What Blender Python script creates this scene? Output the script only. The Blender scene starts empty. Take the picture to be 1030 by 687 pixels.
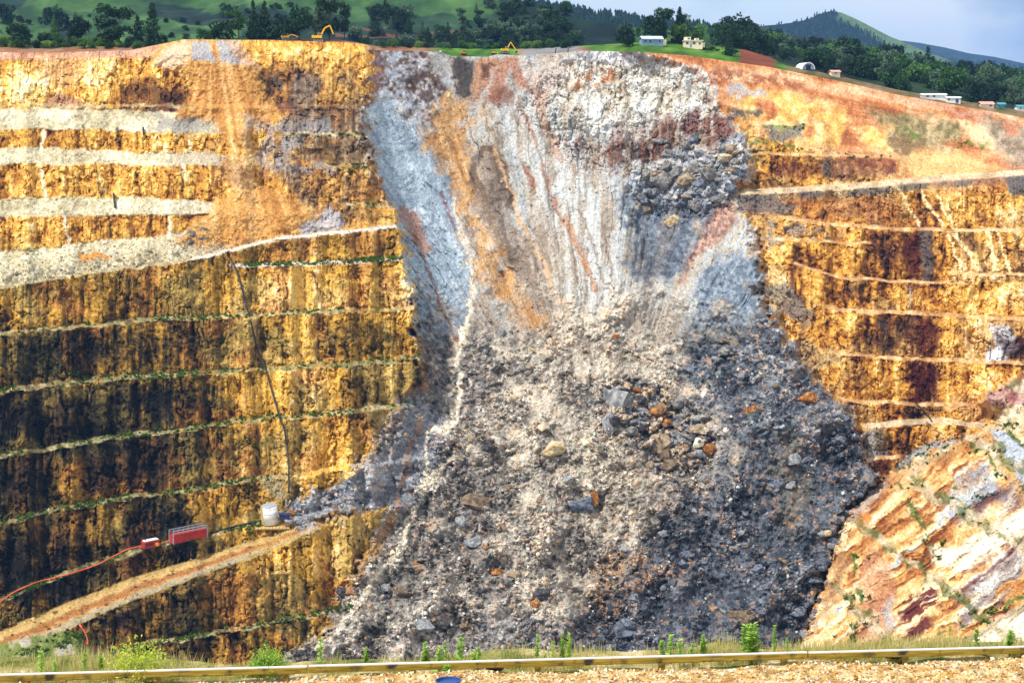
import bpy, bmesh, math, random
import numpy as np
from mathutils import Vector, Matrix

random.seed(7)
RNG = np.random.default_rng(11)
scene = bpy.context.scene
COL = scene.collection

# ------------------------------------------------------------------ camera
F = 1430.0                       # focal length in photo pixels
CU, CV, VH = 515.0, 343.5, 120.0  # image centre, horizon row
PITCH = math.atan((CV - VH) / F)
cam_d = bpy.data.cameras.new('camera')
cam_d.sensor_width = 36.0
cam_d.lens = 36.0 * F / 1030.0
cam_d.clip_start = 0.5
cam_d.clip_end = 30000
cam = bpy.data.objects.new('camera', cam_d)
cam.rotation_euler = (math.pi / 2 - PITCH, 0, 0)
COL.objects.link(cam)
scene.camera = cam

# ------------------------------------------------------------------ sun and sky
SUN_TO = Vector((-0.46, -0.26, 0.85)).normalized()
sun_el = math.asin(SUN_TO.z)
sun_az = math.atan2(SUN_TO.x, SUN_TO.y)
sd = bpy.data.lights.new('sun', 'SUN')
sd.energy = 3.7
sd.angle = math.radians(3)
sd.color = (1.0, 0.955, 0.88)
sun = bpy.data.objects.new('sun', sd)
sun.rotation_euler = SUN_TO.to_track_quat('Z', 'Y').to_euler()
sun.location = (0, 0, 300)
COL.objects.link(sun)

world = bpy.data.worlds.new('World')
scene.world = world
world.use_nodes = True
nt = world.node_tree
nt.nodes.clear()
wo = nt.nodes.new('ShaderNodeOutputWorld')
bg = nt.nodes.new('ShaderNodeBackground')
bg.inputs['Strength'].default_value = 0.14
sky = nt.nodes.new('ShaderNodeTexSky')
sky.sky_type = 'NISHITA'
sky.sun_disc = False
sky.sun_elevation = sun_el
sky.sun_rotation = sun_az
tc = nt.nodes.new('ShaderNodeTexCoord')
mp = nt.nodes.new('ShaderNodeMapping')
mp.inputs['Scale'].default_value = (1.0, 1.0, 2.6)
cn = nt.nodes.new('ShaderNodeTexNoise')
cn.inputs['Scale'].default_value = 2.2
cn.inputs['Detail'].default_value = 7
cn.inputs['Roughness'].default_value = 0.5
cr = nt.nodes.new('ShaderNodeValToRGB')          # cloud cover
cr.color_ramp.elements[0].position = 0.30
cr.color_ramp.elements[1].position = 0.46
cn2 = nt.nodes.new('ShaderNodeTexNoise')
cn2.inputs['Scale'].default_value = 6.5
cn2.inputs['Detail'].default_value = 7
mp2 = nt.nodes.new('ShaderNodeMapping')
mp2.inputs['Scale'].default_value = (1.0, 1.0, 2.0)
mp2.inputs['Location'].default_value = (0.35, 0.1, 0.0)
cr2 = nt.nodes.new('ShaderNodeValToRGB')         # cloud brightness
cr2.color_ramp.elements[0].position = 0.30
cr2.color_ramp.elements[0].color = (2.5, 3.1, 4.0, 1)
cr2.color_ramp.elements[1].position = 0.46
cr2.color_ramp.elements[1].color = (5.3, 5.5, 5.6, 1)
mx = nt.nodes.new('ShaderNodeMixRGB')
L = nt.links.new
L(tc.outputs['Generated'], mp.inputs['Vector'])
L(mp.outputs['Vector'], cn.inputs['Vector'])
L(cn.outputs['Fac'], cr.inputs['Fac'])
L(tc.outputs['Generated'], mp2.inputs['Vector'])
L(mp2.outputs['Vector'], cn2.inputs['Vector'])
L(cn2.outputs['Fac'], cr2.inputs['Fac'])
L(cr.outputs['Color'], mx.inputs['Fac'])
L(sky.outputs['Color'], mx.inputs['Color1'])
L(cr2.outputs['Color'], mx.inputs['Color2'])
L(mx.outputs['Color'], bg.inputs['Color'])
L(bg.outputs['Background'], wo.inputs['Surface'])

scene.view_settings.view_transform = 'Standard'
scene.view_settings.look = 'None'
scene.view_settings.exposure = 0.50
scene.view_settings.gamma = 1.0
HAZE = 0.000045

# ------------------------------------------------------------------ number helpers
def S(v):                                    # ray drop per metre of depth
    cy = (CV - np.asarray(v, dtype=float)) / F
    y = math.cos(PITCH) + cy * math.sin(PITCH)
    z = -math.sin(PITCH) + cy * math.cos(PITCH)
    return -z / y

def P(u, v, Y):                              # photo column/row + depth -> world point
    cy = (CV - np.asarray(v, dtype=float)) / F
    y = math.cos(PITCH) + cy * math.sin(PITCH)
    z = -math.sin(PITCH) + cy * math.cos(PITCH)
    x = (np.asarray(u, dtype=float) - CU) / F
    return np.stack(np.broadcast_arrays(x / y * Y, Y, z / y * Y), axis=-1)

def pt(u, v, Y):
    return Vector(P(u, v, Y).tolist())

def hash2(ix, iy, seed):
    u32 = np.uint32
    h = ix.astype(u32) * u32(374761393) + iy.astype(u32) * u32(668265263) + u32((seed * 974634777) & 0xffffffff)
    h = (h ^ (h >> u32(13))) * u32(1274126177)
    h = (h ^ (h >> u32(16))) * u32(2246822519)
    h = h ^ (h >> u32(15))
    return (h & np.uint32(0xffffff)).astype(np.float32) / 16777215.0

def vnoise(x, y, seed):
    x0 = np.floor(x); y0 = np.floor(y)
    fx = (x - x0).astype(np.float32); fy = (y - y0).astype(np.float32)
    x0 = x0.astype(np.int64); y0 = y0.astype(np.int64)
    fx = fx * fx * fx * (fx * (fx * 6 - 15) + 10)
    fy = fy * fy * fy * (fy * (fy * 6 - 15) + 10)
    a = hash2(x0, y0, seed); b = hash2(x0 + 1, y0, seed)
    c = hash2(x0, y0 + 1, seed); d = hash2(x0 + 1, y0 + 1, seed)
    return (a + (b - a) * fx) * (1 - fy) + (c + (d - c) * fx) * fy

def fbm(x, y, seed=0, octv=4, gain=0.55):
    t = 0; a = 1.0; s = 0
    for o in range(octv):
        ca, sa = math.cos(0.6 * o), math.sin(0.6 * o)
        t = t + a * vnoise((x * ca - y * sa) * 2 ** o + 17.3 * o, (x * sa + y * ca) * 2 ** o + 5.1 * o, seed + o)
        s += a; a *= gain
    return np.clip((t / s - 0.5) * 1.75 + 0.5, 0, 1)

def fbm_axis(x, y, seed=0, octv=4, gain=0.55):   # keeps the stretch direction
    t = 0; a = 1.0; s = 0
    for o in range(octv):
        t = t + a * vnoise(x * 2 ** o + 17.3 * o, y * 1.8 ** o + 5.1 * o, seed + o)
        s += a; a *= gain
    return np.clip((t / s - 0.5) * 1.75 + 0.5, 0, 1)

def worley(x, y, seed):
    x0 = np.floor(x).astype(np.int64); y0 = np.floor(y).astype(np.int64)
    best = np.full(x.shape, 9.0, np.float32); sec = best.copy(); idv = np.zeros(x.shape, np.float32)
    for dx in (-1, 0, 1):
        for dy in (-1, 0, 1):
            cx = x0 + dx; cy = y0 + dy
            px = cx + hash2(cx, cy, seed); py = cy + hash2(cx, cy, seed + 1)
            d = ((x - px) ** 2 + (y - py) ** 2).astype(np.float32)
            idn = hash2(cx, cy, seed + 2)
            nb = d < best
            sec = np.where(nb, best, np.minimum(sec, d))
            idv = np.where(nb, idn, idv)
            best = np.where(nb, d, best)
    return np.sqrt(best), np.sqrt(sec), idv

def sstep(a, b, x):
    t = np.clip((x - a) / (b - a), 0, 1)
    return t * t * (3 - 2 * t)

def lin(c):
    c = np.asarray(c, dtype=np.float32) / 255.0
    return np.where(c <= 0.04045, c / 12.92, ((c + 0.055) / 1.055) ** 2.4).astype(np.float32)

def ramp(n, stops):
    xs = np.array([s[0] for s in stops], np.float32)
    cs = np.array([lin(s[1]) for s in stops], np.float32)
    return np.stack([np.interp(n, xs, cs[:, k]) for k in range(3)], -1).astype(np.float32)

def curve(u, pts):
    return np.interp(u, [p[0] for p in pts], [p[1] for p in pts])

def sdist(u, v, poly):                        # signed distance, positive inside (far points: -60)
    xs = [p[0] for p in poly]; ys = [p[1] for p in poly]
    near = (u > min(xs) - 60) & (u < max(xs) + 60) & (v > min(ys) - 60) & (v < max(ys) + 60)
    if near.ndim == 2 and near.mean() < .75:
        out = np.full(u.shape, -60.0, np.float32); out[near] = sdist(u[near], v[near], poly)
        return out
    best = np.full(u.shape, 1e9, np.float32); ins = np.zeros(u.shape, bool)
    n = len(poly)
    for i in range(n):
        x1, y1 = poly[i]; x2, y2 = poly[(i + 1) % n]
        dx, dy = x2 - x1, y2 - y1
        t = np.clip(((u - x1) * dx + (v - y1) * dy) / (dx * dx + dy * dy + 1e-9), 0, 1)
        best = np.minimum(best, (u - x1 - t * dx) ** 2 + (v - y1 - t * dy) ** 2)
        if y1 != y2:
            c = ((y1 > v) != (y2 > v)) & (u < dx * (v - y1) / (y2 - y1) + x1)
            ins ^= c
    d = np.sqrt(best)
    return np.where(ins, d, -d)

def ldist(u, v, pts):                         # distance to an open polyline
    u = u.astype(np.float32) if hasattr(u, 'astype') else u; v = v.astype(np.float32) if hasattr(v, 'astype') else v
    best = np.full(u.shape, 1e9, np.float32)
    for i in range(len(pts) - 1):
        x1, y1 = pts[i]; x2, y2 = pts[i + 1]
        dx, dy = x2 - x1, y2 - y1
        t = np.clip(((u - x1) * dx + (v - y1) * dy) / (dx * dx + dy * dy + 1e-9), 0, 1)
        best = np.minimum(best, (u - x1 - t * dx) ** 2 + (v - y1 - t * dy) ** 2)
    return np.sqrt(best)

# ------------------------------------------------------------------ object helpers
def tag(o, label=None, cat=None, group=None, kind=None):
    if label: o['label'] = label
    if cat: o['category'] = cat
    if group: o['group'] = group
    if kind: o['kind'] = kind
    return o

def empty(name, loc=(0, 0, 0), rz=0):
    o = bpy.data.objects.new(name, None)
    o.location = loc; o.rotation_euler = (0, 0, rz)
    o.empty_display_size = 0.3
    COL.objects.link(o)
    return o

def mesh_obj(name, me, mat=None, parent=None):
    o = bpy.data.objects.new(name, me)
    if mat: me.materials.append(mat)
    COL.objects.link(o)
    if parent: o.parent = parent
    return o

def np_mesh(name, verts, faces, cols=None, smooth=False):
    me = bpy.data.meshes.new(name)
    verts = np.asarray(verts, np.float32); faces = np.asarray(faces, np.int32)
    n, k = faces.shape
    me.vertices.add(len(verts)); me.vertices.foreach_set('co', verts.ravel())
    me.loops.add(n * k); me.loops.foreach_set('vertex_index', faces.ravel())
    me.polygons.add(n)
    me.polygons.foreach_set('loop_start', np.arange(0, n * k, k, dtype=np.int32))
    me.polygons.foreach_set('loop_total', np.full(n, k, np.int32))
    me.polygons.foreach_set('use_smooth', np.full(n, smooth, bool))
    if cols is not None:
        a = me.color_attributes.new('Col', 'FLOAT_COLOR', 'POINT')
        c4 = np.ones((len(verts), 4), np.float32); c4[:, :3] = cols
        a.data.foreach_set('color', c4.ravel())
    me.update(calc_edges=True)
    return me

def copy_tree(o, parent=None):
    c = o.copy(); COL.objects.link(c)
    if parent: c.parent = parent
    for ch in o.children:
        copy_tree(ch, c)
    return c

# ------------------------------------------------------------------ materials
def new_mat(name, rough=0.9, spec=0.2):
    m = bpy.data.materials.new(name); m.use_nodes = True
    b = m.node_tree.nodes['Principled BSDF']
    b.inputs['Roughness'].default_value = rough
    b.inputs['Specular IOR Level'].default_value = spec
    return m, m.node_tree, b

def ground_mat(name, s1, s2, bump=0.5, dist=0.5, lo=0.72, hi=1.28, spec=0.15):
    """vertex albedo x two scales of grain, with matching fine relief"""
    m, t, b = new_mat(name, 0.92, spec)
    at = t.nodes.new('ShaderNodeAttribute'); at.attribute_name = 'Col'
    tcn = t.nodes.new('ShaderNodeTexCoord')
    n1 = t.nodes.new('ShaderNodeTexNoise'); n1.inputs['Scale'].default_value = s1
    n1.inputs['Detail'].default_value = 3; n1.inputs['Roughness'].default_value = 0.65
    n2 = t.nodes.new('ShaderNodeTexVoronoi'); n2.inputs['Scale'].default_value = s2
    mr = t.nodes.new('ShaderNodeMapRange')
    mr.inputs['From Min'].default_value = 0.3; mr.inputs['From Max'].default_value = 0.7
    mr.inputs['To Min'].default_value = lo; mr.inputs['To Max'].default_value = hi
    mu = t.nodes.new('ShaderNodeVectorMath'); mu.operation = 'SCALE'
    ad = t.nodes.new('ShaderNodeMath'); ad.operation = 'ADD'
    bp = t.nodes.new('ShaderNodeBump'); bp.inputs['Strength'].default_value = bump
    bp.inputs['Distance'].default_value = dist
    k = t.links.new
    k(tcn.outputs['Object'], n1.inputs['Vector']); k(tcn.outputs['Object'], n2.inputs['Vector'])
    k(n1.outputs['Fac'], mr.inputs['Value'])
    k(at.outputs['Color'], mu.inputs[0]); k(mr.outputs['Result'], mu.inputs['Scale'])
    k(mu.outputs['Vector'], b.inputs['Base Color'])
    k(n1.outputs['Fac'], ad.inputs[0]); k(n2.outputs['Distance'], ad.inputs[1])
    k(ad.outputs['Value'], bp.inputs['Height']); k(bp.outputs['Normal'], b.inputs['Normal'])
    return m

def plain(name, c, rough=0.6, var=0.18, scale=3.0, metal=0.0, spec=0.3, bump=0.0):
    """one colour with soft procedural wear"""
    m, t, b = new_mat(name, rough, spec)
    b.inputs['Metallic'].default_value = metal
    tcn = t.nodes.new('ShaderNodeTexCoord')
    n1 = t.nodes.new('ShaderNodeTexNoise'); n1.inputs['Scale'].default_value = scale
    n1.inputs['Detail'].default_value = 5
    r = t.nodes.new('ShaderNodeValToRGB')
    l = lin(c)
    r.color_ramp.elements[0].position = 0.3; r.color_ramp.elements[1].position = 0.7
    r.color_ramp.elements[0].color = (*[float(x * (1 - var)) for x in l], 1)
    r.color_ramp.elements[1].color = (*[float(min(1, x * (1 + var))) for x in l], 1)
    t.links.new(tcn.outputs['Object'], n1.inputs['Vector'])
    t.links.new(n1.outputs['Fac'], r.inputs['Fac'])
    t.links.new(r.outputs['Color'], b.inputs['Base Color'])
    if bump:
        bp = t.nodes.new('ShaderNodeBump'); bp.inputs['Strength'].default_value = bump
        t.links.new(n1.outputs['Fac'], bp.inputs['Height']); t.links.new(bp.outputs['Normal'], b.inputs['Normal'])
    return m

def leaf_mat(name, c1, c2, trans=0.25):
    m, t, b = new_mat(name, 0.7, 0.2)
    oi = t.nodes.new('ShaderNodeObjectInfo')
    ge = t.nodes.new('ShaderNodeNewGeometry')
    ad = t.nodes.new('ShaderNodeMath'); ad.operation = 'MULTIPLY_ADD'
    ad.inputs[1].default_value = 0.55
    mu = t.nodes.new('ShaderNodeMath'); mu.operation = 'MULTIPLY'; mu.inputs[1].default_value = 0.45
    r = t.nodes.new('ShaderNodeValToRGB')
    r.color_ramp.elements[0].position = 0.1; r.color_ramp.elements[1].position = 0.9
    r.color_ramp.elements[0].color = (*lin(c1).tolist(), 1); r.color_ramp.elements[1].color = (*lin(c2).tolist(), 1)
    k = t.links.new
    k(oi.outputs['Random'], mu.inputs[0])
    k(ge.outputs['Random Per Island'], ad.inputs[0]); k(mu.outputs[0], ad.inputs[2])
    k(ad.outputs[0], r.inputs['Fac']); k(r.outputs['Color'], b.inputs['Base Color'])
    tr = t.nodes.new('ShaderNodeBsdfTranslucent'); ms = t.nodes.new('ShaderNodeMixShader')
    ms.inputs['Fac'].default_value = trans
    k(r.outputs['Color'], tr.inputs['Color']); k(b.outputs['BSDF'], ms.inputs[1]); k(tr.outputs['BSDF'], ms.inputs[2])
    k(ms.outputs['Shader'], t.nodes['Material Output'].inputs['Surface'])
    return m

ROCK = ground_mat('rock_face', 1.1, 0.8, 0.3, 0.25, 0.66, 1.34)
SOIL = ground_mat('loose_ground', 1.2, 1.0, 0.35, 0.3, 0.66, 1.34)
GRASS = ground_mat('hill_grass', 0.05, 0.08, 0.5, 3.0, 0.75, 1.25)

# ================================================================== THE PIT
U0, U1, NC = -80.0, 1110.0, 1300
VB, NR = 700.0, 760
RIM = [(-150, 56), (0, 53), (60, 53), (130, 51), (160, 45), (185, 40), (250, 40.5), (300, 41.5), (345, 43), (368, 45), (378, 51),
       (440, 52), (455, 57), (490, 57.5), (500, 55), (520, 56), (560, 54), (585, 51.5), (640, 52.5), (690, 56), (740, 63),
       (770, 67), (800, 73), (850, 83), (900, 95), (950, 104), (1000, 113), (1030, 119), (1180, 150)]
uu = np.linspace(U0, U1, NC)
tt = np.linspace(0, 1, NR)
vtop = curve(uu, RIM)
U, T = np.meshgrid(uu, tt)                       # rows x columns
V = vtop[None, :] + T * (VB - vtop[None, :])
Sv = S(V)

# left wall lines (photo columns/rows): crest of each berm
B1 = [(-150, 318), (0, 290), (90, 276), (150, 268), (210, 259), (245, 250), (285, 241), (405, 229)]
B1b = [(235, 269), (330, 266), (405, 262)]
B2 = [(-150, 350), (0, 338), (70, 331), (150, 325), (230, 320), (300, 317), (425, 312)]
B3 = [(-150, 410), (0, 396), (40, 392), (110, 383), (200, 378), (270, 373), (330, 370), (430, 362)]
B4 = [(-150, 490), (0, 461), (50, 453), (110, 443), (180, 435), (230, 428), (280, 422), (340, 418), (410, 409)]
B5 = [(-150, 562), (0, 528), (60, 515), (130, 503), (200, 494), (260, 485), (284, 482)]
LEDGE = [(-150, 655), (0, 606), (50, 586), (100, 568), (150, 552), (215, 539), (290, 524), (400, 505)]
RD_T = [(-150, 690), (0, 634), (60, 609), (130, 582), (200, 561), (280, 534), (300, 527), (400, 500)]
RD_B = [(-150, 728), (0, 662), (60, 637), (130, 606), (200, 580), (270, 555), (330, 527), (392, 511), (430, 505)]
B5 = B5 + [(340, 474), (420, 462)]
B8 = [(-80, 690), (60, 668), (110, 660), (150, 650), (200, 642), (260, 631), (330, 618), (360, 612)]
LEV = sum((V > curve(uu, l)[None, :]).astype(int) for l in ([(0, 110)], [(0, 150)], [(0, 200)], B1, B2, B3, B4, B5, RD_T, B8))
R_L = ([(770, 216), (830, 227), (960, 233), (1180, 238)], [(800, 266), (893, 284), (1180, 284)], [(830, 310), (1180, 330)], [(835, 354), (1180, 372)], [(845, 405), (1010, 412)], [(860, 434), (951, 426), (1018, 437)])
LEVR = sum((V > curve(uu, l)[None, :]).astype(int) for l in R_L)
BO = np.where(U < 590, LEV, LEVR + 20) * 7.31                      # offset of the stain pattern from bench to bench
# common noise fields -------------------------------------------------
n_big = fbm(U / 60, V / 60, 1)
n_mid = fbm(U / 22, V / 22, 2)
n_sml = fbm(U / 8, V / 8, 3, 3)
n_fin = fbm(U / 3.2, V / 3.2, 4, 2)
n_str = fbm_axis((U + n_sml * 5) / 10 + BO, V / 90, 5, 4)               # vertical stains
n_stf = fbm_axis(U / 3.5 + BO, V / 40, 6, 3)
warp_u = (fbm(U / 14, V / 14, 7) - 0.5) * 2
warp_v = (fbm(U / 14, V / 14, 8) - 0.5) * 2
def quant(n, k, soft=0.35):                      # steps with short risers: broken rock
    x = n * k; f = np.floor(x); r = x - f
    return (f + sstep(0.5 - soft / 2, 0.5 + soft / 2, r)) / k
def ridged(x, y, seed, octv=4):
    t = 0; a = 1.0; s_ = 0
    for o in range(octv):
        t = t + a * (1 - np.abs(2 * vnoise(x * 2 ** o + 9.7 * o, y * 2 ** o + 3.3 * o, seed + o) - 1)); s_ += a; a *= .55
    return t / s_
n_crk = ridged(U / 16 + n_mid * .8, V / 34 + n_sml * .5, 14)      # cracks, mostly steep
n_crf = ridged(U / 6 + n_sml * .6, V / 10 + n_mid, 18, 3)
q_mid = quant(fbm(U / 26 + n_sml * .3, V / 30 + n_sml * .3, 22, 3), 9)
q_sml = quant(fbm(U / 10, V / 12, 26, 3), 7)
q_fin = quant(fbm(U / 4.5, V / 5.5, 29, 2), 4, .5)
warp2 = (fbm(U / 5, V / 5, 9, 2) - 0.5) * 2

# ---- outlines of the landslide and of the near right-hand slope
SLIDE = [(373, 40), (374, 90), (368, 135), (374, 165), (385, 195), (400, 216), (406, 235), (410, 262), (413, 300), (417, 330), (424, 362),
         (421, 384), (404, 402), (388, 425), (372, 448), (356, 470), (340, 486), (300, 499), (284, 506), (286, 522), (296, 530), (330, 522),
         (392, 509), (386, 530), (366, 560), (346, 592), (330, 618), (325, 640), (290, 662), (230, 710), (800, 710), (806, 648), (817, 612),
         (832, 576), (840, 540), (852, 519), (884, 482), (868, 455), (862, 425), (836, 394), (806, 364), (784, 332), (770, 296), (762, 252),
         (742, 208), (748, 180), (760, 150), (742, 128), (722, 100), (712, 78), (660, 60), (610, 48), (585, 40)]
NEAR = [(800, 712), (806, 648), (817, 612), (832, 576), (840, 540), (852, 519), (884, 484), (897, 477), (918, 465), (946, 450), (976, 436),
        (998, 428), (1004, 414), (990, 404), (1000, 392), (1030, 372), (1190, 300), (1190, 712)]
d_slide = sdist(U + warp_u * 6 + warp2 * 1.4, V + warp_v * 5, SLIDE)
d_near = sdist(U + warp_u * 4 + warp2 * 2, V + warp_v * 4, NEAR)
soft_s = 3.2 + 7 * sstep(690, 740, U) * sstep(380, 320, V)
m_slide = sstep(-soft_s, soft_s, d_slide)
near_soft = 2.6 + 10 * np.exp(-((U - 1010) / 40) ** 2 - ((V - 415) / 25) ** 2)
m_near = sstep(-near_soft, near_soft, d_near)

# ---- slope of the ground (tangent) -> depth, column by column
def integrate(tan, Ytop):
    ds = np.diff(Sv, axis=0)
    tm = 0.5 * (tan[1:] + tan[:-1]); sm = 0.5 * (Sv[1:] + Sv[:-1])
    den = np.maximum(tm + sm, 0.16)
    lnY = np.zeros_like(Sv)
    lnY[1:] = -np.cumsum(ds / den, axis=0)
    lnY = blur_u(lnY, 5)
    return Ytop[None, :] * np.exp(lnY)

def blur_u(A, n):
    k = np.exp(-0.5 * (np.arange(-2 * n, 2 * n + 1) / n) ** 2); k /= k.sum()
    B = np.pad(A, ((0, 0), (2 * n, 2 * n)), mode='edge')
    out = np.zeros_like(A)
    for i, w in enumerate(k):
        out += w * B[:, i:i + A.shape[1]]
    return out

tg = lambda a: math.tan(math.radians(a))

def band(top, bot, u0=-999, u1=9999, soft=1.0, uf=12, wob=0.0):
    a = curve(U[0], top)[None, :]; b = curve(U[0], bot)[None, :]
    w = wob * warp_v
    m = sstep(-soft, soft, V - a + w) * (1 - sstep(-soft, soft, V - b + w))
    return m * sstep(u0 - uf, u0, U) * (1 - sstep(u1, u1 + uf, U))

def up(c, w):
    return [(x, y - w) for x, y in c]

TAL = [([(-150, 114), (0, 110), (60, 109), (120, 110), (200, 114)], [(-150, 138), (0, 130), (205, 134)], 205),
       ([(-150, 152), (0, 149), (30, 147), (60, 150), (130, 153), (210, 155)], [(-150, 170), (0, 166), (60, 166), (210, 167)], 210),
       ([(-150, 202), (0, 200), (40, 199), (70, 198), (150, 199), (215, 204)], [(-150, 222), (0, 218), (110, 217), (215, 216)], 215),
       ([(-150, 268), (0, 254), (60, 247), (100, 241), (130, 240), (170, 236), (190, 231), (210, 234), (300, 230), (400, 220)], B1, 250)]

tanL = np.full(U.shape, tg(60))
up_left = 1 - sstep(230, 262, V + (U - 0) * 0.11)
tanL = tanL * (1 - up_left) + tg(50) * up_left
# soft spoil on the very top
spoil = band(up(RIM, 2), [(-150, 66), (0, 60), (60, 60), (130, 58), (165, 60), (200, 62)], -200, 170, 2)
spoilG = band(up(RIM, 2), [(-150, 66), (0, 60), (60, 60), (130, 58), (165, 56), (250, 50), (368, 54), (430, 60)], -200, 440, 2)
tanL = tanL * (1 - spoilG) + tg(28) * spoilG
for a, b, ue in TAL:
    m = band(a, b, -300, 430, 1.5, 25, 1.5)
    tanL = tanL * (1 - m) + tg(33) * m
# orange tipped fan
FAN = [(190, 40), (243, 40), (258, 74), (270, 96), (286, 117), (262, 122), (252, 150), (258, 186), (300, 200), (318, 216), (350, 232), (270, 246), (205, 250), (178, 240),
       (205, 218), (226, 190), (222, 150), (214, 122), (178, 117), (192, 96), (186, 74), (160, 64), (150, 52)]
d_fan = sdist(U + warp_u * 5 + warp2 * 2, V + warp_v * 5, FAN)
m_fan = sstep(-6, 6, d_fan + (n_mid - .5) * 26 * np.exp(-((V - 160) / 30) ** 2) - 8 * np.exp(-((V - 160) / 26) ** 2))
berms = [(B1, 3.0, -200, 410), (B1b, 3, 245, 410), (B2, 4, -200, 430), (B3, 5, -200, 430), (B4, 5, -200, 430), (B5, 5, -200, 284),
         (LEDGE, 5, -200, 290), (B8, 5, 110, 360)]
m_bermL = np.zeros_like(U)
m_bermG = np.zeros_like(U)
for c, w, a, b in berms:
    m = band(up(c, w), c, a, b, 0.7, 10, 2.2)
    m_bermL = np.maximum(m_bermL, m)
    m_bermG = np.maximum(m_bermG, band(up(c, w), c, -300, 460, 0.7, 10, 2.2) if c is not B1b else m)
for yb, a, b in ((108, 5, 190), (136, 285, 372), (167, 330, 380), (207, 350, 395)):
    m_bermL = np.maximum(m_bermL, band([(0, yb - 3)], [(0, yb)], a, b, 0.8, 15, 2))
m_bermG = np.maximum(m_bermG, band([(0, 105)], [(0, 108)], -300, 430, 0.8, 15, 2))
tanL = tanL * (1 - m_bermG) + 0.02 * m_bermG
m_road = band(RD_T, RD_B, -200, 312, 1.0, 30, 0.5)
m_roadG = band(RD_T, RD_B, -200, 460, 1.0, 30, 0.5)
tanL = tanL * (1 - m_roadG) + 0.05 * m_roadG
PAD = [(-10, 650), (30, 640), (70, 634), (85, 636), (105, 660), (100, 712), (-160, 712), (-160, 690)]
m_pad = sstep(-2, 2, sdist(U, V, PAD))
tanL = tanL * (1 - m_pad) + 0.10 * m_pad
YtopL = curve(uu, [(-150, 575), (0, 592), (200, 622), (400, 648), (1180, 660)])
DL = integrate(tanL, YtopL)
DL = DL * (1 - 0.010 * sstep(-10, 16, d_fan))

# right wall lines
R0 = [(725, 198), (800, 194), (870, 190), (940, 183), (1010, 178), (1180, 168)]
R1 = [(770, 216), (830, 227), (900, 232), (960, 233), (1030, 234), (1180, 238)]
R1b = [(780, 241), (852, 246), (870, 246)]
R2 = [(955, 276), (1030, 278), (1180, 284)]
R3 = [(800, 266), (812, 271), (847, 281), (893, 284), (980, 287)]
R4 = [(830, 310), (841, 314), (911, 317), (1030, 323), (1180, 332)]
R5 = [(835, 354), (844, 357), (893, 362), (1030, 367), (1180, 375)]
R6 = [(845, 405), (919, 408), (969, 409), (1010, 412)]
R7 = [(860, 434), (876, 431), (910, 428), (951, 426), (992, 432), (1018, 437), (1100, 460)]
R8 = [(860, 466), (885, 463), (905, 461)]
tanR = np.full(U.shape, tg(63))
topR = 1 - sstep(0, 30, V - curve(U[0], [(700, 90), (760, 110), (850, 150), (950, 175), (1030, 172), (1180, 165)])[None, :])
tanR = tanR * (1 - topR) + tg(38) * topR
m_bermR = np.zeros_like(U)
for c, w, a, b in [(R1, 3.5, 775, 1300), (R1b, 3, 785, 870), (R2, 3, 960, 1300), (R3, 3, 805, 972), (R4, 4, 835, 1300), (R5, 4, 840, 1300),
                   (R6, 4, 848, 985), (R8, 4, 862, 900), ([(740, 155), (900, 160)], 3, 745, 905), ([(770, 125), (830, 126)], 3, 770, 830)]:
    m_bermR = np.maximum(m_bermR, band(up(c, w), c, a, b, 0.7, 10, 1.2))
m_rdR = np.maximum(band(up(R0, 6), R0, 730, 1300, 0.8, 6, 0.4), band(up(R7, 6), R7, 872, 1300, 0.8, 8, 0.4))
tanR = tanR * (1 - m_bermR) + 0.02 * m_bermR
tanR = tanR * (1 - m_rdR) + 0.04 * m_rdR
TALR = [(898, 482), (905, 462), (930, 448), (948, 446), (950, 452), (930, 470), (918, 486)]
m_talR = sstep(-2, 2, sdist(U + warp_u * 2, V + warp_v * 2, TALR))
tanR = tanR * (1 - m_talR) + tg(34) * m_talR
YtopR = curve(uu, [(-150, 668), (560, 668), (700, 690), (760, 700), (900, 690), (1030, 665), (1180, 630)])
DR = integrate(tanR, YtopR)

# landslide: steep scarp above, flatter debris below
angS = np.interp(V, [50, 130, 230, 300, 360, 450, 560, 660, 704], [56, 53, 46, 40, 34, 35, 37, 34, 30])
bulge = np.exp(-((U - 590) / 150) ** 2 - ((V - 395) / 60) ** 2) * -9 + np.exp(-((U - 620) / 170) ** 2 - ((V - 520) / 70) ** 2) * 5
hollow = np.exp(-((U - 660) / 26) ** 2 - ((V - 225) / 45) ** 2) * 10
tanS = np.tan(np.radians(angS + bulge + hollow + (n_big - 0.5) * 10))
YtopS = curve(uu, [(-150, 632), (372, 640), (420, 662), (480, 676), (560, 686), (640, 690), (700, 688), (780, 668), (860, 660), (1180, 650)])
DS = integrate(tanS, YtopS)
# spur and gully relief running down the fall line
fall = (U - 600) / np.maximum(505 - V, 60)
rib = fbm_axis(fall * 16, V / 140, 21, 4)
DS = DS * (1 + (rib - 0.5) * 0.0045 * (1 - sstep(300, 380, V)))
gul = np.exp(-(ldist(U, V, [(655, 190), (650, 240), (662, 290), (668, 330), (690, 365), (680, 380)]) / 16) ** 2)
DS = DS * (1 + 0.012 * gul)
tongue = sstep(-34, 12, sdist(U, V, [(270, 480), (340, 470), (372, 430), (398, 395), (412, 420), (400, 470), (394, 512), (330, 535), (270, 540)]))
DS = np.exp(np.log(DS) * (1 - tongue) + np.log(DL * .993) * tongue)
DS = DS * (1 - 0.010 * np.exp(-(ldist(U, V, [(760, 260), (800, 340), (790, 400), (740, 480), (700, 520)]) / 38) ** 2))

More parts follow.
